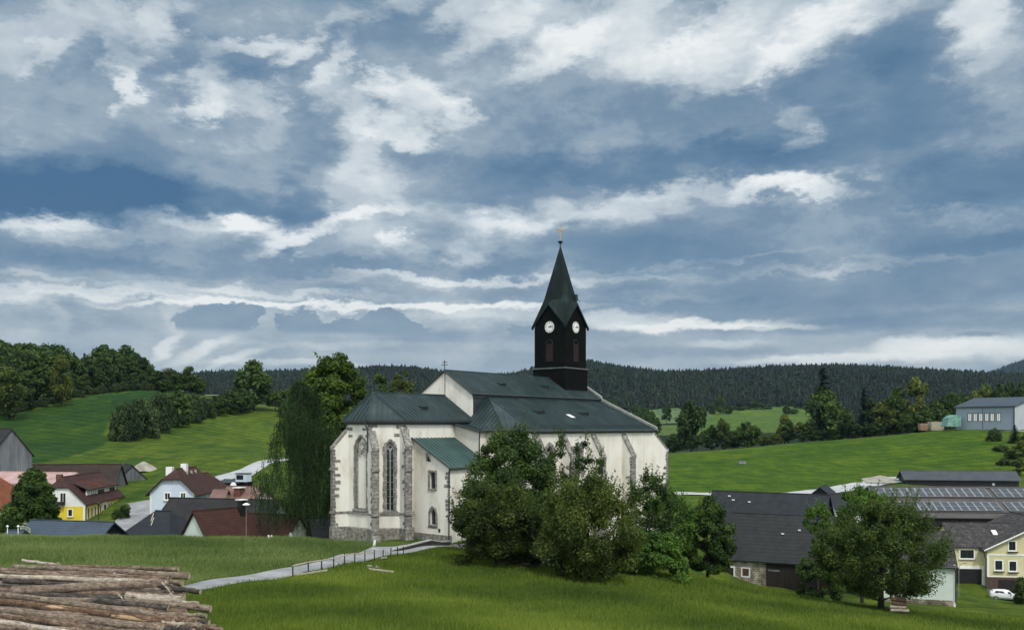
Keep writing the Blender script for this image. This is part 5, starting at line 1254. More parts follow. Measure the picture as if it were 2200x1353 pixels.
    for x in (2.8, 3.1, 3.7, 4.3, 5.2, 6.1, 7.0, 10.6, 11.4, 12.2, D['L'] - 1.0): df.box((x, y0 + .95, zl - .9), (x + .32, y0 + 1.1, zl + .8))
    df.box((2.8, y0 + .95, zl + .55), (D['L'] - 1, y0 + 1.1, zl + .8)); df.build('dormer_frames', WHITE, ro)
    for x in (5.3, 6.6, 7.9, 11.0, 12.4):
        e_ = MB(); e_.tube([(x, y0 + .35, zl + 1.0), (x, y1 + .2, D['zR'] - D['sl'] * 1.2 + .3), (x + .9, y1 + .2, D['zR'] - D['sl'] * 1.2 + .3)], .06, 4); e_.build('roof_rail', T_ORANGE, ro)
    chimney(R, ro, D, 1.4, .5, .8, .9, BRICK)
    pp = MB(); pp.tube([(-.1, -hw - .5, 5.0), (-.05, -hw - .1, 4.3), (-.05, -hw - .1, 0)], .06, 5); pp.build('downpipe', RTRIM, R)
    # light blue house
    ang = rad(91); A = W(378, 1007, 139); d = Vector((math.cos(ang), math.sin(ang), 0)); B = A + d * 8.6
    R, ro, D = house('house', 'light blue house with maroon half hipped roof and two white chimneys', 'house', A - d * 1.6, B, 6.8, 3.4, 7.2, T_MAROON, W_BLUE, h0=.42, r0=1.6, over=.6)
    hw = D['hw']; fe = frameM((0, hw), (0, -hw)); fs = frameM((0, -hw), (D['L'], -hw))
    for x0, x1 in ((-.04, .28), (2 * hw - .28, 2 * hw + .04)): panel(R, fe, x0, 0, x1, 7.1, W_WHITE, 'white_corner', .05)
    panel(R, fs, -.05, 0, .3, 7.1, W_WHITE, 'white_corner', .05)
    wwin(R, fe, 355, 1059, 365, 1072, fw=.2); wwin(R, fe, 389, 1059, 398, 1072, fw=.2); wwin(R, fe, 375, 1032, 379, 1036, fw=.14, sill=False, cross=False, glass=W_BLUE)
    for q in (428, 437): wwin(R, fs, q, 1058, q + 2.4, 1070, fw=.12, cross=False)
    c1 = chimney(R, ro, D, 2.3, 1.2, .95, 1.5, WHITE); c2 = chimney(R, ro, D, 4.8, -.2, .9, .9, WHITE)
    for q in (4.0, 6.0, 8.0): s = MB(); s.box((q, -1.0, D['zR'] - D['sl'] * 1.0), (q + .3, -.7, D['zR'] - D['sl'] * .7 + .25)); s.build('roof_vent', PALEWOOD, ro)
    R2, ro2, D2 = house('house', 'lower wing with maroon roof joined to the light blue house', 'house', W(433, 1015, 150), W(466, 1014, 155), 9.5, 4.0, 3.5, T_MAROON, W_WHITE, h1=1, r1=3.0, over=.4)
    # pinkish roofs with brick chimney
    R, ro, D = house('house', 'low house with dusty pink tiled roof and brick chimney', 'house', W(492, 1046, 134), W(566, 1044, 132), 9, 2.9, 3, T_PINKT, W_WHITE, over=.3, h0=0)
    c = chimney(R, ro, D, 3.0, -1.6, 1.1, .9, BRICK); m = MB(); zz = D['zR'] - D['sl'] * 1.6; m.box((2.3, -2.3, zz + .95), (3.7, -.9, zz + 1.07)); m.build('chimney_cap', WHITE, c)
    R, ro, D = house('house', 'small pinkish roofed annex beside the low pink house', 'house', W(462, 1052, 131), W(487, 1050, 131), 7, 2.4, 3, T_PINKT, W_WHITE, over=.3)
    # dark garage with dish and box on top by the road
    R, ro, D = house('shed', 'dark flat shed beside the climbing road', 'shed', W(484, 1030, 160), W(526, 1030, 158), 4, .3, 2.6, RTRIM, DWOOD, over=.3)
    g = W(523, 1034, 157); R = empty('site_cabin', g, -.3, 'small grey glazed cabin standing on posts beside the climbing road', 'cabin'); b = MB(); b.box((-1.1, -.8, 0), (1.1, .8, 1.4)); b.build('cabin_wall', W_BLUE, R); b = MB(); b.box((-1.2, -.9, 1.4), (1.2, .9, 1.5)); b.build('roof', RTRIM, R); b = MB(); b.box((-.9, -.83, .4), (.5, -.8, 1.2)); b.build('window', GLASS, R); [MB().box((x, -.7, -2.6), (x + .1, -.6, 0)).build('post', IRON, R) for x in (-1, 1)]
    g = W(501, 1045, 150); R = empty('satellite_dish', g, .4, 'white satellite dish beside the maroon roof', 'satellite dish'); b = MB(); b.tube([(0, 0, -1.5), (0, 0, 0)], .04, 5)
    b.build('mast', IRON, R); b = MB(); P = lambda r, a: Vector((r * math.cos(a), -.35 + .5 * r * r, .2 + 1.2 * r * math.sin(a)))
    for i in range(12):
        for r in (0, .25): b.face([P(r, i * .5236), P(r + .25, i * .5236), P(r + .25, (i + 1) * .5236), P(r, (i + 1) * .5236)])
    b.build('dish', WHITE, R)
    # long dark roof
    R, ro, D = house('house', 'long house with dark grey tiled roof below the light blue house', 'house', W(364, 1069, 124), W(600, 1073, 120), 9.5, 4.3, 3, T_DARK, W_WHITE, over=.4, h0=1, r0=0.1)
    # black pyramid roof
    R, ro, D = house('house', 'house with blackish hipped roof just beyond the meadow crest', 'house', W(334, 1097, 111), W(366, 1097, 110), 10.5, 4.6, 3, T_SLATE, W_WHITE, h0=1, h1=1, r0=.0, r1=.0, over=.4)
    # widen hips to the sides
    for o in R.children:
        me = o.data; L = D['L']
        for v in me.vertices:
            if v.co.z < D['zR'] - .6: v.co.x = (v.co.x - L / 2) * (1 + 4.2 / L * 1.6) + L / 2 + .3
    for dx_, dz_ in ((0, 0), (.5, .45)): s = MB(); s.tube([(.2 + dx_, -.5 - dz_, D['zR'] - .3 - dz_), (.9 + dx_, -1.6 - dz_, D['zR'] - 1.15 - dz_)], .06, 4); s.build('broken_batten', PALEWOOD, ro)
    # red brown roof with pale mint gable
    ang = rad(52); A = W(419, 1097, 103); d = Vector((math.cos(ang), math.sin(ang), 0)); B = A + d * 6.6
    R, ro, D = house('house', 'house with red brown ribbed roof and pale mint gable behind the street lamp', 'house', A, B, 9.0, 5.2, 2.4, T_REDB, W_MINT, over=.35)
    c = MB(); px_, pz_ = 6.6, 0
    c.box((5.6, -.9, D['zR'] - 2.2), (6.3, -.2, D['zR'] + .9)); co = c.build('chimney', BLACK, ro); c = MB(); c.box((5.4, -1.1, D['zR'] + .9), (6.5, 0, D['zR'] + 1.0)); c.build('chimney_cap', WHITE, co)
    R, ro, D = house('house', 'red brown ribbed roof of the wing partly under the weeping birch', 'house', W(520, 1096, 112), W(640, 1112, 109), 9.5, 4.9, 2.4, T_REDB, W_MINT, over=.3)
    house('barn', 'low grey slated barn behind the weeping birch', 'barn', W(600, 1112, 118), W(722, 1112, 118), 8, 3.6, 2.2, T_CORR, DWOOD, over=.3)
    # blue metal roof in front
    R, ro, D = house('shed', 'long shed with blue metal roof at the foot of the front meadow', 'shed', W(73, 1116, 106), W(240, 1121, 104), 8.2, 2.7, 2.5, T_BLUE, BLACK, over=.4)
    for o in R.children: pass
    R, ro, D = house('shed', 'low lean-to with grey blue sheets left of the blue metal roof', 'shed', W(18, 1138, 101), W(50, 1138, 101), 3, .8, 1.5, T_BLUE, WOOD, over=.2)
    # street lamp
    g = gpos(529, 98); H = (HY - 1086) / F * 98 - g.z; R = empty('street_lamp', g, 0, 'thin street lamp with white mushroom head in front of the red brown roof', 'street lamp')
    b = MB(); b.tube([(0, 0, -.3), (0, 0, H)], [.07, .045], 6); b.build('pole', M('lamp_pole', [(.3, (.14, .10, .09)), (.7, (.2, .15, .13))], 3, .6), R)
    b = MB(); b.tube([(0, 0, H), (0, 0, H + .12), (0, 0, H + .22), (0, 0, H + .32)], [.15, .42, .34, .05], 10); b.build('lamp_head', WHITE, R)
    g = gpos(212, 131); H = (HY - 1085) / F * 131 - g.z; R = empty('street_lamp', g, 0, 'street lamp in front of the white entrance of the yellow inn', 'street lamp')
    b = MB(); b.tube([(0, 0, -.3), (0, 0, H)], .07, 6); b.build('pole', IRON, R); b = MB(); b.tube([(0, 0, H - .1), (0, 0, H + .35), (0, 0, H + .5)], [.12, .26, .1], 8); b.build('lamp_head', IRON, R)
    # gravel heap
    rs = np.random.RandomState(6); g = gpos(308, 184); b = MB(); n = 16; rr = [[(r * 2.9 * math.cos(a) * (1 + .12 * math.sin(3 * a)), r * 2.4 * math.sin(a), 1.9 * (1 - r ** 1.4) + rs.uniform(-.08, .08)) for a in np.linspace(0, 6.283, n, endpoint=False)] for r in (.02, .25, .5, .75, 1)]
    for i in range(4):
        for j in range(n): b.face([rr[i][j], rr[i][(j + 1) % n], rr[i + 1][(j + 1) % n], rr[i + 1][j]][::-1], True)
    tag(b.build('gravel_heap', DIRT, None, g, weld=True), 'pale grey gravel heap behind the village road', 'gravel heap')
    # roadside reflector posts and grave-like stones
    for px, lab in ((577, 'left white post of the pair on the meadow crest'), (583.5, 'right white post of the pair on the meadow crest')):
        g = gpos(px, 92); b = MB(); b.box((-.1, -.05, -.2), (.1, .05, .42)); b.box((-.07, -.03, .42), (.07, .03, .5)); tag(b.build('marker_post', WHITE, None, g), lab, 'post')
    g = gpos(624.5, 97); b = MB(); b.prism([(-.2, -.1), (.2, -.1), (.2, .1), (-.2, .1)], -.3, .7); b.prism([(-.12, -.08), (.12, -.08), (.12, .08), (-.12, .08)], .7, .95); tag(b.build('stone_figure', MULL, None, g), 'small pale stone under the weeping birch', 'stone')
    for px in (16, 39): g = W(px, 1133, 100); b = MB(); b.tube([(0, 0, -2.0), (0, 0, .0)], .05, 5); b.tube([(0, 0, 0), (0, 0, .16), (0, 0, .3)], [.06, .16, .04], 7); tag(b.build('garden_light', WHITE, None, g), 'left white garden light beside the blue metal roof' if px == 16 else 'right white garden light beside the blue metal roof', 'garden light')
    g = gpos(452, 290); R = empty('high_seat', W(455, 848, 300), 0, 'small wooden shelter in the row of bushes on the left hill', 'shelter'); b = MB(); b.box((-2, -1, -.2), (2, 1, 0)); b.build('roof', PALEWOOD, R); [MB().box((x, -.8, -3), (x + .15, -.65, -.2)).build('post', DWOOD, R) for x in (-1.8, 1.6)]
village()

def farmyard():
    # stone barn with grey sheet roof, ridge running right and towards the camera
    R, ro, D = house('barn', 'low stone barn with ribbed grey roof, peeling plaster and dark board doors', 'barn', W(1581, 1102, 130), W(1800, 1109, 124), 10.4, 5.6, 3.7, T_CORR, W_STONE, over=.45)
    fr = wframe(D, 'front'); x1, _ = wloc(R, fr, 1646, 1230)
    panel(R, fr, x1, -3, D['L'], D['wh'] - .1, DWOOD, 'board_wall', .06)
    b = MB(); b.box((0, 0, -4), (D['L'], .4, 0), fr); b.build('footing', W_STONE, R)
    wwin(R, fr, 1557, 1219, 1576, 1249, glass=DWOOD, frame=W_WHITE, fw=.22, sill=False, cross=False, name='door'); wwin(R, fr, 1595, 1221, 1609, 1236, frame=W_WHITE, glass=M('brown_shutter', [(.3, (.06, .03, .02)), (.7, (.1, .06, .04))], 2), fw=.18, sill=False, cross=False)
    a = wloc(R, fr, 1650, 1222); panel(R, fr, a[0], a[1] - .25, a[0] + 1.6, a[1], WOOD, 'lintel_board', .1)
    for px, py in ((1687, 1150), (1721, 1140)): 
        u = (px - 1581) / 219; s = MB(); y = -D['hw'] * ((py - 1104) / 100); s.box((u * D['L'], y - .2, D['zR'] + y * D['sl'] + .05), (u * D['L'] + .35, y, D['zR'] + y * D['sl'] + .22)); s.build('roof_glass_tile', WHITE, ro)
    # taller dark barn behind
    R, ro, D = house('barn', 'large barn with blue black tiled roof behind the stone barn', 'barn', W(1535, 1053, 150), W(1778, 1063, 141), 10.5, 4.6, 4, T_SLATE, DWOOD, over=.4)
    for px, py in ((1570, 1064), (1581, 1070), (1617, 1072)):
        u = (px - 1535) / 243; y = -D['hw'] * ((py - 1055) / 48); s = MB(); s.box((u * D['L'], y - .2, D['zR'] + y * D['sl'] + .05), (u * D['L'] + .4, y, D['zR'] + y * D['sl'] + .25)); s.build('loose_tile', WHITE, ro)
    R, ro, D = house('shed', 'little black gabled shed peeking over the dark barn roof', 'shed', W(1762, 1043, 152), W(1772, 1043, 158), 5.0, 2.0, 2, T_SLATE, BLACK, over=.3)
    R.rotation_euler.z = rad(62)
    # low white wall right of the dark barn
    R, ro, D = house('house', 'white walled house mostly hidden behind the bright tree tops', 'house', W(1782, 1060, 150), W(1840, 1062, 150), 6, 2, 5, T_SLATE, W_WHITE, over=.3)
    # solar barn
    A, B = W(1868, 1041, 178), W(2330, 1050, 174)
    R, ro, D = house('barn', 'very long barn with two rows of solar panels on its roof', 'barn', A, B, 22, 4.8, 4.2, M('grey_brown_sheets', [(.3, (.050, .046, .045)), (.7, (.09, .082, .080))], .4, .7, pattern=('waves', .9, .3, (.04, .036, .036))), DWOOD, over=.5)
    n = Vector((0, -D['sl'], 1)).normalized(); dn = Vector((0, -1, -D['sl'])).normalized(); L = D['L']
    n = Vector((0, -D['sl'], 1)).normalized()
    i = 0
    for r0, nr in ((1.0, 2), (6.6, 2)):
        x = .8 if nr else 0
        while x < L - 2:
            if abs(x - 21.5) < .9: x += 1.1; continue
            o0 = Vector((x, 0, D['zR'])) + dn * r0 + n * .12
            ln = 3.5; p = MB(); a, b = o0, o0 + Vector((1.38, 0, 0)); p.extrude([a, b, b + dn * ln, a + dn * ln], n * .05); po = p.build('solar_panel', PANEL, ro)
            f = MB(); 
            for (q0, q1, dd) in ((Vector((-.06, 0, 0)), Vector((.08, 0, 0)), ln), (Vector((1.30, 0, 0)), Vector((1.44, 0, 0)), ln)): f.extrude([a + q0, a + q1, a + q1 + dn * dd, a + q0 + dn * dd], n * .09)
            for q in (0, ln / 2, ln - .1): f.extrude([a + dn * q, b + dn * q, b + dn * (q + .10), a + dn * (q + .10)], n * .08)
            f.build('frame', PFRAME, po); x += 1.5; i += 1
    for r in (.7, 4.8, 10.6):
        b = MB(); a = Vector((0, 0, D['zR'])) + dn * r + n * .1; b.tube([a, a + Vector((L, 0, 0))], .11, 5); b.build('snow_guard', BLACK, ro)
    # long open shed
    R, ro, D = house('shed', 'long low black shed with grey roof above the solar barn', 'shed', W(1938, 1010, 214), W(2178, 1012, 210), 6, 1.7, 1.9, M('greyblue_sheets', [(.3, (.035, .042, .050)), (.7, (.060, .070, .082))], .4, .6, pattern=('waves', 1.0, .3, (.03, .035, .045), 1)), BLACK, over=.5)
    fr = wframe(D, 'front'); a = wloc(R, fr, 2134, 1040); s = MB(); s.tube([fr @ Vector((a[0], -.1, a[1])), fr @ Vector((a[0], -.12, a[1]))], .35, 8); s.build('round_sign', MULL, R)
    for q in (.0, .985): s = MB(); s.box((D['L'] * q, -D['hw'] - .05, 0), (D['L'] * q + .15, -D['hw'] + .1, D['wh']), None); s.build('post', IRON, R)
    # pale yellow house: gabled block
    Yh = 134
    gA = W(2228, 1112, Yh + 3.5); ang = rad(83); d = Vector((math.cos(ang), math.sin(ang), 0))
    R, ro, D = house('house', 'pale yellow house with white framed windows and brown plinth at the right edge', 'house', gA - d * 3.5, gA + d * 9, 17.4, 4.35, 9.05, T_MOSS, W_PALEY, over=.7, h0=.35, r0=1.6)
    hw = D['hw']; fe = frameM((0, hw), (0, -hw))
    zb = wloc(R, fe, 2150, 1238)[1]; panel(R, fe, 0, -1, 2 * hw, zb, W_PLINTH, 'brown_plinth', .05)
    zb2 = wloc(R, fe, 2150, 1191)[1]; panel(R, fe, 0, zb2 - .12, 2 * hw, zb2 + .12, WHITE, 'white_band', .06); panel(R, fe, -.02, zb, .28, zb2 + .1, WHITE, 'white_corner', .05); panel(R, fe, 0, zb - .06, 2 * hw, zb + .06, WHITE, 'white_base_band', .07)
    for q in ((2167.5, 1163, 2181.5, 1181), (2138, 1204, 2153, 1223), (2168.5, 1205.5, 2183, 1225)):
        po = wwin(R, fe, *q, fw=.17, cross=RTRIM); a = wloc(R, fe, q[0], q[3])
        bx = MB(); bx.box((a[0] - .2, -.35, a[1] - .32), (a[0] + 1.25, -.1, a[1] - .2), fe); bx.build('flower_box', DWOOD, po)
    a = wloc(R, fe, 2144, 1262); b_ = wloc(R, fe, 2183, 1245); panel(R, fe, a[0], a[1] - .6, b_[0], b_[1], DWOOD, 'garage_door', .08)
    vg = MB(); z0 = D['wh'] - D['sl'] * .7
    vg.extrude([(-.75, hw + .7, z0 - .05), (-.75, .35 * hw, D['zR'] - .35 * 4.35 - .05), (-.75, .35 * hw, D['zR'] - .35 * 4.35 + .17), (-.75, hw + .7, z0 + .17)], (-.06, 0, 0)); vg.build('white_verge', WHITE, ro)
    dp = MB(); dp.tube([fe @ Vector(p) for p in ((-.6, -.5, 8.3), (-.35, -.15, 7.6), (-.2, -.12, 7.4), (-.2, -.12, 0))], .08, 5); dp.build('downpipe', RTRIM, R)
    # wing with garage opening
    A, B = W(2028, 1121, 141), W(2190, 1124, 140)
    R, ro, D = house('house', 'pale yellow wing with wide dark window and open garage left of the gabled house', 'house', A, B, 8.6, 3.0, 8.0, T_MOSS, W_PALEY, over=.35)
    fr = wframe(D, 'front'); L = D['L']
    wwin(R, fr, 2063, 1181, 2092, 1198, fw=.16, cross=RTRIM)
    a = wloc(R, fr, 2052, 1262); b_ = wloc(R, fr, 2109, 1221.5)
    panel(R, fr, a[0], a[1] - 2, b_[0], b_[1], BLACK, 'garage_opening', .05); panel(R, fr, b_[0], a[1] - 2, b_[0] + .5, b_[1] + .5, WHITE, 'white_pillar', .08); panel(R, fr, a[0] - .4, b_[1], b_[0] + .0, b_[1] + .45, WHITE, 'white_lintel', .08); panel(R, fr, a[0] - .4, a[1] - 2, a[0], b_[1], WHITE, 'white_pillar', .08)
    s = MB(); y = -D['hw'] * .36; s.extrude([(q, yy, D['zR'] + yy * D['sl'] + .02) for q, yy in ((6.5, y), (7.2, y), (7.2, y - .8), (6.5, y - .8))], (0, 0, .12)); s.build('skylight', WHITE, ro)
    # white farm building with its roof towards us
    A, B = W(1880, 1137, 121), W(2037, 1141, 118.5)
    R, ro, D = house('farm_building', 'white farm building with dark mottled roof and stone base behind the round tree', 'building', A, B, 8.4, 3.8, 6.8, T_MOSS, W_MINT, over=.35)
    fr = wframe(D, 'front'); a = wloc(R, fr, 2020, 1288); panel(R, fr, 0, -3, D['L'], a[1], W_STONE, 'stone_base', .06); b_ = wloc(R, fr, 2020, 1307)
    panel(R, fr, D['L'] - .12, a[1] - 3, D['L'] + .12, D['wh'], WHITE, 'white_corner', .07)
    dp = MB(); dp.tube([fr @ Vector(p) for p in ((D['L'] - .2, -.5, D['wh'] - .3), (D['L'] + .1, -.15, D['wh'] - .8), (D['L'] + .12, -.15, a[1] - .2))], .08, 5); dp.build('downpipe', RTRIM, R)
    gt = MB(); gt.tube([(-.4, -D['hw'] - .45, D['wh'] - D['sl'] * .4), (D['L'] + .4, -D['hw'] - .45, D['wh'] - D['sl'] * .4)], .12, 6); gt.build('gutter', RTRIM, R)
    # thin bent street lamp by the garage
    g = gpos(2060, 128); R = empty('street_lamp', g, 0, 'thin grey street lamp in front of the open garage', 'street lamp'); H = (HY - 1211) / F * 128 - g.z
    b = MB(); b.tube([(0, 0, -.5), (0, 0, H * .9), (.25, 0, H), (.8, -.1, H + .2)], .05, 5); b.build('pole', PFRAME, R); b = MB(); b.box((.6, -.2, H + .1), (1.1, 0, H + .22)); b.build('lamp_head', PFRAME, R)
    # grey blue hall on the right hill
    ang = -.34
    A = W(2054, 874, 306); c0 = W(2179, 866, 290)
    d = Vector((c0.x - A.x, c0.y - A.y, 0)); L = d.length; ang = math.atan2(d.y, d.x)
    R = empty('industrial_hall', (A.x, A.y, A.z - 7.9), ang, 'grey blue sheet metal hall with dark roof on the right hill', 'hall'); wd = 26; hz = 7.9; rz = 3.2
    b = MB(); b.face([(0, 0, 0), (L, 0, 0), (L, 0, hz), (0, 0, hz)]); b.face([(0, wd, 0), (0, 0, 0), (0, 0, hz), (0, wd / 2, hz + rz), (0, wd, hz)]); b.face([(L, wd, 0), (0, wd, 0), (0, wd, hz), (L, wd, hz)]); b.build('wall', HALLM, R)
    b = MB(); b.face([(L, 0, 0), (L, wd, 0), (L, wd, hz), (L, wd / 2, hz + rz), (L, 0, hz)]); b.box((L - .2, -.08, 0), (L + .15, .0, hz)); b.build('end_wall', M('pale_grey_sheet', [(.3, (.34, .37, .40)), (.7, (.42, .45, .48))], .3, .6), R)
    b = MB(); b.extrude([(-.5, -.6, hz + .05), (L + .6, -.6, hz + .05), (L + .6, wd / 2, hz + rz + .15), (-.5, wd / 2, hz + rz + .15)], (0, 0, -.35)); b.extrude([(-.5, wd + .6, hz + .05), (L + .6, wd + .6, hz + .05), (L + .6, wd / 2, hz + rz + .15), (-.5, wd / 2, hz + rz + .15)], (0, 0, -.35)); b.build('roof', HALLR, R)
    b = MB(); b.box((.1, -.12, hz - .25), (L, -.02, hz)); b.box((L - .15, -.2, 0), (L + .2, -.1, hz)); b.box((-.1, -.1, -.12), (L, -.02, .12)); b.box((L * .47, -.08, 0), (L * .47 + .12, -.02, hz)); b.build('trim', RTRIM, R)
    fr = Matrix.Identity(4)
    for px in (2083.5, 2095.5, 2107, 2120, 2132, 2145.5):
        q = wloc(R, fr, px, 904); window(R, fr, q[0], q[1], 1.15, 2.5, frame=RTRIM, fw=.2, sill=False, glass=WHITE, cross=RTRIM)
    b = MB(); b.box((L * .55, -.5, -3.2), (L + 3, .05, -.15)); b.box((L, 0, -3.2), (L + .4, wd, -.15)); b.build('concrete_base', CONC, R)
    # tarpaulin heap and timber stacks
    g = W(2042, 916, 304); rs = random.Random(3); b = MB(); b.extrude([(-2.4, -2, 0), (2.6, -2, 0), (2.6, -2, 3.6), (.6, -2, 4.0), (-1.6, -2, 3.0)], (0, 4, 0)); R = tag(b.build('tarpaulin_heap', M('green_tarpaulin', [(.35, (.08, .20, .17)), (.65, (.22, .36, .32))], 1.2, .6), None, g), 'heap covered with a green tarpaulin beside the grey blue hall', 'heap')
    PLANKS = M('fresh_timber', [(.3, (.24, .14, .09)), (.7, (.38, .26, .18))], .6, .8, 4, pattern=('waves', .4, .7, (.08, .05, .03)))
    for px, w_, h_, dp_, lab, m_ in ((1983, 2.8, 2.0, 2, 'stack of reddish timber on the grass left of the green heap', PLANKS), (2010, 4.6, 2.6, 3, 'long covered timber stack between the reddish timber and the green heap', PALEWOOD)):
        g = W(px, 921, 318); b = MB()
        for i in range(4): b.box((-w_ / 2 + rs.uniform(0, .2), -dp_ / 2, i * h_ / 4 + .03), (w_ / 2 - rs.uniform(0, .2), dp_ / 2, (i + 1) * h_ / 4 - .03))
        b.box((-w_ / 2 + .2, -dp_ / 2 + .1, -.5), (w_ / 2 - .2, dp_ / 2 - .1, h_ - .1)); tag(b.build('timber_stack', m_, None, g), lab, 'timber stack')
    g = hit(1594, 997, 180, 320); b = MB(); b.box((-1.0, -.6, .15), (1.0, .6, .8)); b.box((-1.1, -.7, .8), (1.1, .7, .9)); [b.box((x, -.4, -.3), (x + .1, .4, .15)) for x in (-.9, .8)]; tag(b.build('water_trough', PFRAME, None, g), 'small pale trough alone in the right field', 'trough')
farmyard()

# ---------------------------------------------------------------- white car
def build_car():
    g = gpos(2159, 129.5); R = empty('car', g + Vector((0, 0, .02)), rad(180 - 18), 'white hatchback parked in front of the garage of the pale yellow house', 'car'); R.rotation_euler.z = rad(-22)
    hl = 2.0
    sec = [(-2.0, .35, .80, .95, .70), (-1.9, .28, .98, 1.15, .78), (-1.55, .22, 1.0, 1.40, .84), (-.9, .2, .98, 1.47, .86), (0, .2, .96, 1.49, .86), (.55, .2, .94, 1.38, .86), (1.1, .2, .92, .98, .86), (1.7, .24, .82, .86, .82), (2.0, .35, .6, .68, .68)]
    b = MB(); rings = []
    for x, z0, zs, zt, hw in sec:
        tw_ = hw * (.78 if zt > zs + .15 else .93); rings.append([(x, -hw * .96, z0), (x, -hw, (z0 + zs) / 2), (x, -hw * .98, zs), (x, -tw_, zt - .04), (x, 0, zt), (x, tw_, zt - .04), (x, hw * .98, zs), (x, hw, (z0 + zs) / 2), (x, hw * .96, z0)])
    for i in range(len(rings) - 1):
        for j in range(9): k = (j + 1) % 9; b.face([rings[i][j], rings[i][k], rings[i + 1][k], rings[i + 1][j]][::-1], j not in (8,))
    b.face(rings[0]); b.face(rings[-1][::-1]); b.build('body', M('white_car_paint', [(.3, (.72, .73, .74)), (.7, (.78, .79, .80))], 1, .2, spec=.6), R, weld=True)
    for s in (-1, 1):
        w_ = MB(); P = lambda x, t, zs, zt, hw: Vector((x, s * (hw * .98 * (1 - t) + hw * .78 * t) + s * .015, zs * (1 - t) + zt * t))
        pts = [P(-1.45, .1, 1.0, 1.42, .84), P(.95, .1, .93, 1.1, .86), P(.5, .85, .94, 1.38, .86), P(-1.25, .85, .99, 1.43, .85)]; w_.face(pts if s < 0 else pts[::-1]); w_.build('side_window', GLASS, R)
        for x in (-1.25, 1.28):
            t_ = MB(); t_.tube([(x, s * .62, .31), (x, s * .88, .31)], .31, 14); to = t_.build('wheel', BLACK, R); r_ = MB(); r_.tube([(x, s * .87, .31), (x, s * .895, .31)], .19, 10); r_.build('rim', PFRAME, to)
        l = MB(); l.box((-2.0, s * .5 - .12, .78), (-1.93, s * .5 + .14, .96)); l.build('tail_light', BRICK, R); l = MB(); l.box((1.86, s * .55 - .14, .6), (1.97, s * .55 + .14, .72)); l.build('headlight', GLASS, R)
        m_ = MB(); m_.box((.7, s * .98 - .1, .96), (.85, s * .98 + .1, 1.1)); m_.build('wing_mirror', WHITE, R)
    w_ = MB(); w_.face([(-1.93, -.62, 1.02), (-1.93, .62, 1.02), (-1.62, .56, 1.36), (-1.62, -.56, 1.36)][::-1]); w_.build('rear_window', GLASS, R)
    w_ = MB(); w_.face([(1.08, -.66, .99), (1.08, .66, .99), (.62, .58, 1.34), (.62, -.58, 1.34)]); w_.build('windscreen', GLASS, R)
    p_ = MB(); p_.box((-2.03, -.26, .55), (-1.99, .26, .67)); p_.build('number_plate', PFRAME, R)
build_car()

# ---------------------------------------------------------------- paths and roads
strip('footpath', [((360, 1262, 58), (340, 1288, 53)), ((430, 1251, 62), (430, 1269, 57.5)), ((520, 1236, 66.5), (520, 1253, 62)), ((632, 1215, 73), (632, 1234, 68.5)), ((735, 1193, 82), (735, 1214, 77)), ((800, 1179, 89), (800, 1203, 83)), ((860, 1171, 93.5), (870, 1189, 88.5)), ((950, 1166, 96.5), (960, 1174, 92.5)), ((1010, 1166, 96), (1010, 1174, 92))], ASPHALT, .05, 10)
strip('village_road', [((228, 1141), (262, 1147)), ((250, 1118), (300, 1122)), ((282, 1094), (332, 1096)), ((275, 1083), (350, 1078)), ((240, 1085), (350, 1072))], ASPHALT, .08)
strip('climbing_road', [((420, 0, 152), (430, 0, 145)), ((475, 1019, 172), (496, 1029, 163)), ((577, 987, 205), (578, 998, 194)), ((640, 0, 235), (640, 0, 225))], PALEROAD, .06)
strip('farm_track', [((1440, 1058.5), (1440, 1064)), ((1533, 1060), (1533, 1066)), ((1690, 1060), (1690, 1066)), ((1760, 1052), (1770, 1064)), ((1850, 1036), (1870, 1050)), ((1880, 1026), (1915, 1040)), ((1930, 1026), (1945, 1036))], PALEROAD, .10)
strip('gravel_yard', [((1850, 1031), (1860, 1040)), ((1890, 1024), (1900, 1040)), ((1925, 1030), (1925, 1040))], DIRT, .16)
strip('house_yard', [((2118, 1268), (2122, 1274)), ((2140, 1266), (2140, 1284)), ((2180, 1264), (2190, 1287)), ((2230, 1262), (2240, 1288))], DARKYARD, .06)

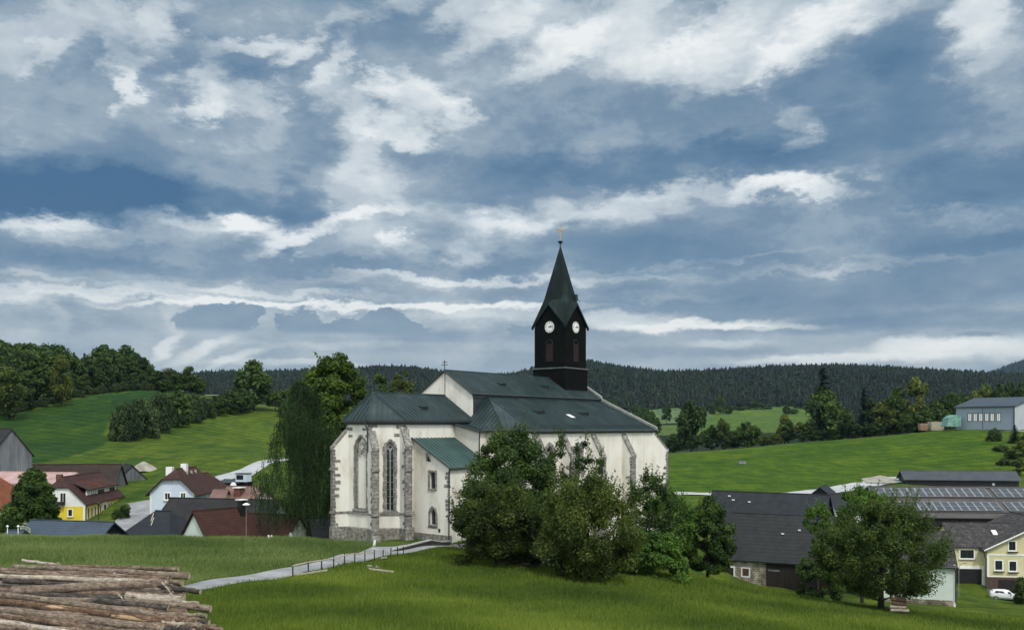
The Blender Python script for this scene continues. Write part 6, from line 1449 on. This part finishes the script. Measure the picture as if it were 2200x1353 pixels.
# ---------------------------------------------------------------- fence along the footpath
def build_fence():
    g0 = gpos(628, 67.6); R = empty('fence', g0, 0, 'low fence of dark posts with pale rail along the footpath', 'fence')
    zx = (840, 962, 1067, 1162, 1248, 1328, 1408, 1483, 1552, 1613, 1665, 1712); tops = (428, 403, 375, 355, 340, 320, 303, 285, 284, 280, 286, 292); bots = (522, 487, 465, 440, 422, 400, 385, 365, 352, 345, 335, 325)
    P = []
    for x, t, b in zip(zx, tops, bots):
        px, pt, pb = 400 + x * .2727, 1100 + t * .2727, 1100 + b * .2727
        Y = float(np.interp(px, [628, 700, 735, 800, 870], [67.4, 72.5, 75.8, 81.8, 87.4])); g = gpos(px, Y); P.append(g - g0)
        h = 1.12 * (1 if px < 810 else .8); m = MB(); m.box((g.x - g0.x - .045, g.y - g0.y - .045, g.z - g0.z - .3), (g.x - g0.x + .045, g.y - g0.y + .045, g.z - g0.z + h)); m.build('post', IRON, R)
    for i in range(7):
        r = MB(); a, b = P[i] + Vector((0, -.07, .93)), P[i + 1] + Vector((0, -.07, .93)); r.tube([a, b], .055, 5, smooth=False); r.build('rail', PALEWOOD, R)
    # concrete stair cheek and handrail to the annex
    m = MB(); pts = [W(842, 1181, 88.8), W(880, 1171, 91), W(926, 1159.5, 94), W(950, 1163, 95), W(968, 1162, 95.5)]
    low = [Vector((p.x, p.y, gz(p.x, p.y)[0] - .4)) for p in pts]
    for i in range(4): 
        a, b = pts[i], pts[i + 1]; n = Vector((-(b - a).y, (b - a).x, 0)).normalized() * .25; m.extrude([low[i], low[i + 1], b - Vector((0, 0, .06)), a - Vector((0, 0, .06))], n)
    o = m.build('retaining_wall', M('dark_retaining_wall', [(.3, (.02, .02, .018)), (.7, (.06, .058, .05))], 2, .95)); tag(o, 'low dark retaining wall with pale coping at the foot of the annex', 'wall')
    m = MB()
    for i in range(4): a, b = pts[i], pts[i + 1]; n = Vector((-(b - a).y, (b - a).x, 0)).normalized() * .35; m.extrude([a - n * .2 - Vector((0, 0, .06)), b - n * .2 - Vector((0, 0, .06)), b - n * .2 + Vector((0, 0, .06)), a - n * .2 + Vector((0, 0, .06))], n * 1.2)
    m.build('coping', MULL, o)
    a, b = W(812, 1173, 93.5), W(866, 1172, 96.5); m = MB(); m.extrude([a - Vector((0, 0, .8)), b - Vector((0, 0, .8)), b, a], (0, .3, 0)); tag(m.build('path_wall', M('dark_retaining_wall', [], 1)), 'short dark wall between the footpath and the choir', 'wall')
    g = gpos(803.5, 90.2); m = MB(); m.extrude([(-.14, 0, 0), (.12, 0, 0), (.2, 0, .62), (0, 0, .66)], (0, .08, 0)); tag(m.build('marker_stone', WHITE, None, g), 'small leaning white board where the footpath meets the church', 'board')
    for a_, b_, lab in (((634, 1240), (703, 1229), 'pale plank lying in the grass below the fence posts'), ((792, 1227), (846, 1233), 'pale plank lying in the grass beside a small stone heap'), ((818, 1203), (831, 1201), 'short pale plank near the upper fence posts')):
        a, b = hit(*a_), hit(*b_); a.z += .1; b.z += .1; m = MB(); m.extrude([a, b, b + Vector((0, 0, .13)), a + Vector((0, 0, .13))], (0, .22, 0)); tag(m.build('plank', PALEWOOD), lab, 'plank')
    rs = random.Random(4); g = hit(801, 1222); m = MB()
    for i in range(9): x, y, z = rs.uniform(-.45, .45), rs.uniform(-.3, .3), rs.uniform(-.1, .25); r = rs.uniform(.1, .2); m.tube([(x, y, z - r), (x, y, z - r * .4), (x, y, z + r * .5), (x, y, z + r)], [r * .5, r, r * .9, r * .3], 6)
    tag(m.build('stone_heap', STONE, None, g), 'small grey stone heap in the meadow below the footpath', 'stones')
build_fence()

# ---------------------------------------------------------------- logs
def barkmat(name, c0, c1, c2, peel=None):
    m = bpy.data.materials.new(name); m.use_nodes = True; N = NT(m.node_tree)
    p = N.n('ShaderNodeTexCoord').outputs['Object']; rnd = N.n('ShaderNodeObjectInfo').outputs['Random']
    p = N.vm('ADD', p, N.n('ShaderNodeCombineXYZ', {0: N.m('MULTIPLY', rnd, 40), 1: 0, 2: 0}).outputs[0])
    a = N.noise(N.n('ShaderNodeMapping', {'Vector': p, 'Scale': (2.6, 6, 6)}).outputs[0], 1.5, 6, .62); b = N.noise(N.n('ShaderNodeMapping', {'Vector': p, 'Scale': (5, 14, 14)}).outputs[0], 2.2, 5, .7)
    col = N.ramp(a, [(.3, c0), (.5, c1), (.7, c2)])
    col = N.mix(1, col, N.ramp(b, [(.35, (.45, .42, .4)), (.5, (1, 1, 1)), (.7, (1.35, 1.3, 1.25))]), 'MULTIPLY')
    kn = N.n('ShaderNodeTexVoronoi', {'Vector': N.n('ShaderNodeMapping', {'Vector': p, 'Scale': (1.6, 5, 5)}).outputs[0], 'Scale': 1.0}).outputs['Distance']
    col = N.mix(N.ramp(kn, [(.07, (1, 1, 1)), (.14, (0, 0, 0))]), col, (.02, .016, .013))
    if peel: 
        q = N.noise(N.n('ShaderNodeMapping', {'Vector': p, 'Scale': (.55, 3, 3), 'Location': (9, 0, 0)}).outputs[0], 1.5, 5, .6); col = N.mix(N.ramp(q, [(peel[0], (0, 0, 0)), (peel[0] + .035, (1, 1, 1))]), col, peel[1])
    bs = N.n('ShaderNodeBsdfPrincipled', {'Base Color': col, 'Roughness': .9, 'Specular IOR Level': .15, 'Normal': N.n('ShaderNodeBump', {'Height': b, 'Strength': .8, 'Distance': .03}).outputs[0]})
    N.n('ShaderNodeOutputMaterial', {'Surface': bs.outputs[0]}); return m
LOG_M = [barkmat('grey_spruce_bark', (.075, .058, .046), (.17, .132, .102), (.29, .24, .19)), barkmat('pale_stripped_bark', (.15, .12, .10), (.34, .295, .24), (.50, .45, .38)),
         barkmat('reddish_bark', (.045, .028, .02), (.12, .075, .05), (.20, .14, .10), (.60, (.42, .29, .17))), barkmat('dark_bark', (.02, .018, .016), (.06, .052, .046), (.12, .105, .09)), barkmat('brown_bark', (.045, .032, .025), (.14, .098, .07), (.25, .19, .145), (.62, (.34, .26, .18)))]
CUT = M('sawn_wood', [(.3, (.30, .22, .14)), (.6, (.46, .37, .26)), (.8, (.55, .47, .35))], 9, .85, 4, objc=True)
def log_pile():
    LG = 'logs of the long log pile in the near corner'
    depth = lambda y: 33.2 - (y - 1215) * .030
    def logobj(x0, y0, x1, y1, r0, r1, mi, label, dY=0, seed=0, group=LG, knots=6, Y=None, cat='log'):
        ya = (Y if Y else depth(y0)) + dY; yb = (Y if Y else depth(y1)) + dY * .7
        A, B = W(x0, y0, ya), W(x1, y1, yb); d = B - A; L = d.length; ra, rb = r0 / F * ya, r1 / F * yb
        rs = np.random.RandomState(seed); n = max(8, int(L / .35)); m = 12; mb = MB(); rings = []
        b1, b2 = rs.normal(size=2) * .018; ph = rs.uniform(0, 6, 4)
        for i in range(n + 1):
            t = i / n; r = ra + (rb - ra) * t; cy = b1 * math.sin(t * 3.14) + .012 * math.sin(t * 21 + ph[0]); cz = b2 * math.sin(t * 3.14) + .012 * math.sin(t * 17 + ph[1])
            rings.append([(t * L, cy + r * (1 + .07 * math.sin(3 * a + ph[2] + t * 4) + rs.normal() * .03) * math.cos(a), cz + r * (1 + .07 * math.sin(2 * a + ph[3]) + rs.normal() * .03) * math.sin(a)) for a in np.linspace(0, 2 * math.pi, m, endpoint=False)])
        for i in range(n):
            for k in range(m): j = (k + 1) % m; mb.face([rings[i][k], rings[i][j], rings[i + 1][j], rings[i + 1][k]][::-1], True)
        for q in range(knots):
            t = rs.uniform(.05, .95); a = rs.uniform(0, 2 * math.pi); r = ra + (rb - ra) * t; c = Vector((t * L, r * .8 * math.cos(a), r * .8 * math.sin(a))); o = Vector((rs.uniform(-.05, .05), math.cos(a), math.sin(a))); mb.tube([c, c + o * (r * .2 + rs.uniform(.015, .06))], [.022, .014], 5)
        o = mb.build('log', LOG_M[mi], None, A, weld=True); o.rotation_euler = d.to_track_quat('X', 'Z').to_euler(); tag(o, label, cat, group)
        for nm, rg, s in (('cut_end', rings[0], -1), ('cut_end', rings[-1], 1)):
            c = MB(); ctr = np.mean(rg, axis=0); pts = [Vector(ctr) + (Vector(p) - Vector(ctr)) * .97 + Vector((.006 * s, 0, 0)) for p in rg]
            if s > 0: pts = pts
            c.face(pts if s > 0 else pts[::-1]); c.build(nm, CUT, o)
        return o
    specs = [ # x0,y0,x1,y1,r0,r1,material,label
     (48, 1203, 128, 1213, 3, 3.5, 1, 'thin pale pole lying slanted on the very top of the log pile'),
     (112, 1215, 383, 1222, 4, 5.5, 4, 'brown log at the back top of the pile ending short of the longest top log'),
     (28, 1216, 406, 1237, 5, 7.5, 0, 'long grey top log reaching furthest right in the upper rows'),
     (15, 1225, 360, 1243, 4.5, 5.5, 4, 'brown knotty log directly below the long grey top log'),
     (-40, 1226, 372, 1248, 3, 4, 0, 'thin grey log under the knotty brown top log'),
     (-60, 1235, 360, 1252, 5, 6, 1, 'pale stripped log in the upper part of the pile'),
     (8, 1246, 230, 1259, 5, 5, 3, 'dark grey log under the left part of the pale stripped log'),
     (25, 1269, 354, 1254, 10, 12, 0, 'thick grey log rising to the right across the others'),
     (272, 1280, 392, 1290, 9, 11.5, 1, 'short thick butt log with split pale wood'),
     (-60, 1269, 386, 1327, 7, 7.5, 0, 'long grey log sloping down under the thick rising log'),
     (-60, 1284, 372, 1336, 8, 8.5, 2, 'reddish log with torn orange bark'),
     (-60, 1303, 349, 1349, 9, 9, 0, 'thick grey log below the reddish log'),
     (-60, 1313, 262, 1357, 7, 7, 4, 'brown log under the left half of the thick grey log'),
     (-60, 1326, 150, 1358, 6, 6, 1, 'pale log in the lowest left corner of the pile'),
     (340, 1258, 430, 1271, 5, 5.5, 3, 'dark log end sticking out under the top rows'),
     (360, 1262, 419, 1266, 5, 5, 4, 'brown log end just above the dark sticking out end'),
     (330, 1244, 388, 1250, 4.5, 4.5, 0, 'small grey log end below the longest top log'),
     (300, 1298, 452, 1307, 6.5, 7.5, 0, 'grey log whose right end juts out furthest in the middle of the pile'),
     (370, 1292, 427, 1294, 3.5, 3.5, 1, 'small pale log end above the jutting middle log'),
     (200, 1290, 362, 1306, 7, 7.5, 3, 'dark log in the hollow below the short butt log'),
     (360, 1318, 443, 1322, 4.5, 4.8, 0, 'slim grey log end below the jutting middle log'),
     (340, 1324, 425, 1333, 8, 8.5, 4, 'stout brown log end beside the torn reddish log'),
     (400, 1331, 449, 1336, 6, 6, 3, 'dark log end in the lower right of the pile'),
     (350, 1337, 405, 1343, 6.5, 6.5, 1, 'pale log end in the lower right of the pile'),
     (400, 1342, 428, 1346, 7, 7, 0, 'grey log end in the lowest row'),
     (420, 1339, 460, 1345, 5, 5.5, 0, 'small grey log end near the lowest right corner'),
     (440, 1345, 476, 1352, 4.5, 5, 4, 'last small brown log end at the lowest right corner'),
     (380, 1348, 415, 1356, 8, 8, 3, 'dark log end cut by the lower frame edge')]
    for i, q in enumerate(specs): logobj(*q, seed=i + 1, group=None)
    k = 0
    for row, (dy, dYY) in enumerate(((12, .35), (26, .35), (40, .35), (54, .35), (70, .3), (86, .3), (102, .3), (118, .25), (136, .2), (156, .1), (176, 0))):
        for j in range(2):
            y = 1222 + dy + j * 7; xr = 330 + row * 9 + (j * 37 + row * 53) % 60; k += 1
            logobj(-90, y - 12, xr, y + 6, 7, 8, (3, 0, 3, 4)[k % 4], 'dark log inside the log pile', dYY, 60 + k, 'shaded logs inside the long log pile', 2)
    # splinters
    for n_, (a, b, lab) in enumerate((((243, 1232), (248, 1227), 'short pale splinter standing on the upper logs'), ((347, 1250), (371, 1279), 'broken pale splinter leaning over the right log ends'), ((254, 1276), (265, 1289), 'pale splinter in the dark hollow of the pile'), ((380, 1345), (394, 1333), 'pale splinter at the lower log ends'))):
        A, B = W(*a, depth(a[1]) - .5), W(*b, depth(b[1]) - .5); m = MB(); m.tube([A, A.lerp(B, .5) + Vector((.02, 0, .01)), B], [.03, .028, .012], 5, smooth=False); tag(m.build('wood_splinter', LOG_M[1]), lab, 'splinter')
    # little stack under the round tree
    for i, (y, x0, x1, r, lab) in enumerate(((1285, 1914, 1945, 5.0, 'topmost reddish log of the small stack beside the round tree'), (1294.5, 1917, 1947, 4.4, 'second log from the top of the small stack beside the round tree'), (1302.5, 1911, 1946, 3.9, 'third pale log of the small stack beside the round tree'), (1310, 1913, 1952, 3.9, 'lowest pale log of the small stack beside the round tree'))):
        logobj(x0, y, x1, y + 1.5, r, r, (2, 2, 1, 1)[i], lab, 0, 90 + i, 'logs of the small stack beside the round tree', 1, Y=83.0)
    # brushwood below the orchard trees
    rs = np.random.RandomState(8); m = MB(); g = gpos(1110, 80.5)
    for i in range(60):
        a = rs.uniform(0, 6.28); p = Vector((rs.normal() * 1.1, rs.normal() * .4, rs.uniform(0, .5))); d_ = Vector((math.cos(a), math.sin(a) * .5, rs.uniform(-.15, .25))) * rs.uniform(.4, 1.1); m.tube([p, p + d_], [.035, .015], 4)
    tag(m.build('brushwood_heap', M('dead_branches', [(.3, (.07, .055, .045)), (.7, (.19, .16, .135))], 4, .9), None, g), 'heap of dead branches below the orchard trees', 'brushwood')
log_pile()

# ---------------------------------------------------------------- grass of the front meadow
def build_grass():
    rs = np.random.RandomState(17); n = 230000
    Y = 34 * (104 / 34) ** (rs.uniform(0, 1, n) ** 1.0); px = rs.uniform(-150, 2350, n); x = (px - 1100) / F * Y
    keep = np.ones(n, bool)
    path = [(p, y) for p, y in ((340, 53), (430, 57.2), (520, 61.8), (632, 68.3), (735, 76.8), (800, 82.8), (870, 88.2), (960, 92), (1010, 92), (1010, 97), (950, 97), (860, 94), (800, 89.3), (735, 82.2), (632, 73.2), (520, 66.8), (430, 62.3), (360, 58.2))]
    keep &= ~inpoly(x, Y, [((a - 1100) / F * b, b) for a, b in path])
    keep &= ~((px > 715) & (Y > 95)); keep &= ~((px < 700) & (Y > 96)); keep &= ~((px > 1500) & (Y > 100))
    x, Y, px = x[keep], Y[keep], px[keep]; z = gz(x, Y); n = len(x)
    nb = 4; X = np.repeat(x, nb) + rs.normal(size=n * nb) * .10 * np.repeat(Y / 50, nb); YY = np.repeat(Y, nb) + rs.normal(size=n * nb) * .10 * np.repeat(Y / 50, nb); Zb = np.repeat(z, nb) - .04; k = n * nb
    patch = .5 + .5 * np.sin(x * .35 + np.sin(Y * .21) * 2) * np.sin(Y * .27 + 1.3 * np.sin(x * .13)); 
    h = (.16 + .30 * rs.uniform(0, 1, k) ** 1.6) * np.repeat(.65 + .6 * patch, nb); w = .0095 * np.repeat(Y / 34, nb) ** 1.1 * rs.uniform(.7, 1.4, k)
    a = rs.uniform(0, 6.283, k); lean = h * rs.uniform(.1, .6, k); la = rs.uniform(0, 6.283, k) * .5
    B0 = np.stack([X - w * np.cos(a), YY - w * np.sin(a), Zb], 1); B1 = np.stack([X + w * np.cos(a), YY + w * np.sin(a), Zb], 1); T = np.stack([X + lean * np.cos(la), YY + lean * np.sin(la), Zb + h], 1)
    V = np.stack([B0, B1, T], 1).reshape(-1, 3)
    big = np.sin(x * .11 + 1.1) * np.sin(Y * .16 + .4) * .14 + np.sin(x * .45 + 2 * np.sin(Y * .3)) * .07
    tone = np.clip(.45 + np.repeat(big, nb) + rs.normal(size=k) * .16, 0, 1)
    tone = np.clip(tone + np.repeat(.16 * np.sin(x * .21 - Y * .13) * np.sin(Y * .31 + x * .05), nb), 0, 1)
    side = np.repeat((Y > np.interp(px, [-100, 340, 430, 632, 735, 800, 870], [44, 55, 60, 71, 79, 86, 91])) & (px < 880), nb)
    V3 = V.reshape(-1, 3, 3)
    m1 = leafmat('grass_blades', (.028, .055, .007), (.112, .165, .018), (.27, .30, .055), .35); m2 = leafmat('hay_grass_blades', (.040, .072, .018), (.105, .155, .042), (.23, .26, .11), .35)
    o = link_mesh('meadow_grass', np_quads('meadow_grass', V3[~side].reshape(-1, 3), tone[~side], 3), m1); tag(o, 'uncut yellow green meadow grass on the front slope', 'grass', kind='stuff')
    o = link_mesh('hay_meadow_grass', np_quads('hay_meadow_grass', V3[side].reshape(-1, 3), tone[side], 3), m2); tag(o, 'taller greyish green grass between the footpath and the village', 'grass', kind='stuff')
build_grass()

# ---------------------------------------------------------------- air between here and the hills
def build_haze():
    m = bpy.data.materials.new('pale_air'); m.use_nodes = True; N = NT(m.node_tree)
    v = N.n('ShaderNodeVolumePrincipled', {'Color': (.45, .68, 1.0, 1), 'Density': .000034, 'Anisotropy': .2})
    N.n('ShaderNodeOutputMaterial', {'Volume': v.outputs[0]})
    b = MB(); b.box((-6000, -500, -260), (6000, 9600, 420)); o = b.build('haze', m); tag(o, kind='stuff')
if HAZE: build_haze()
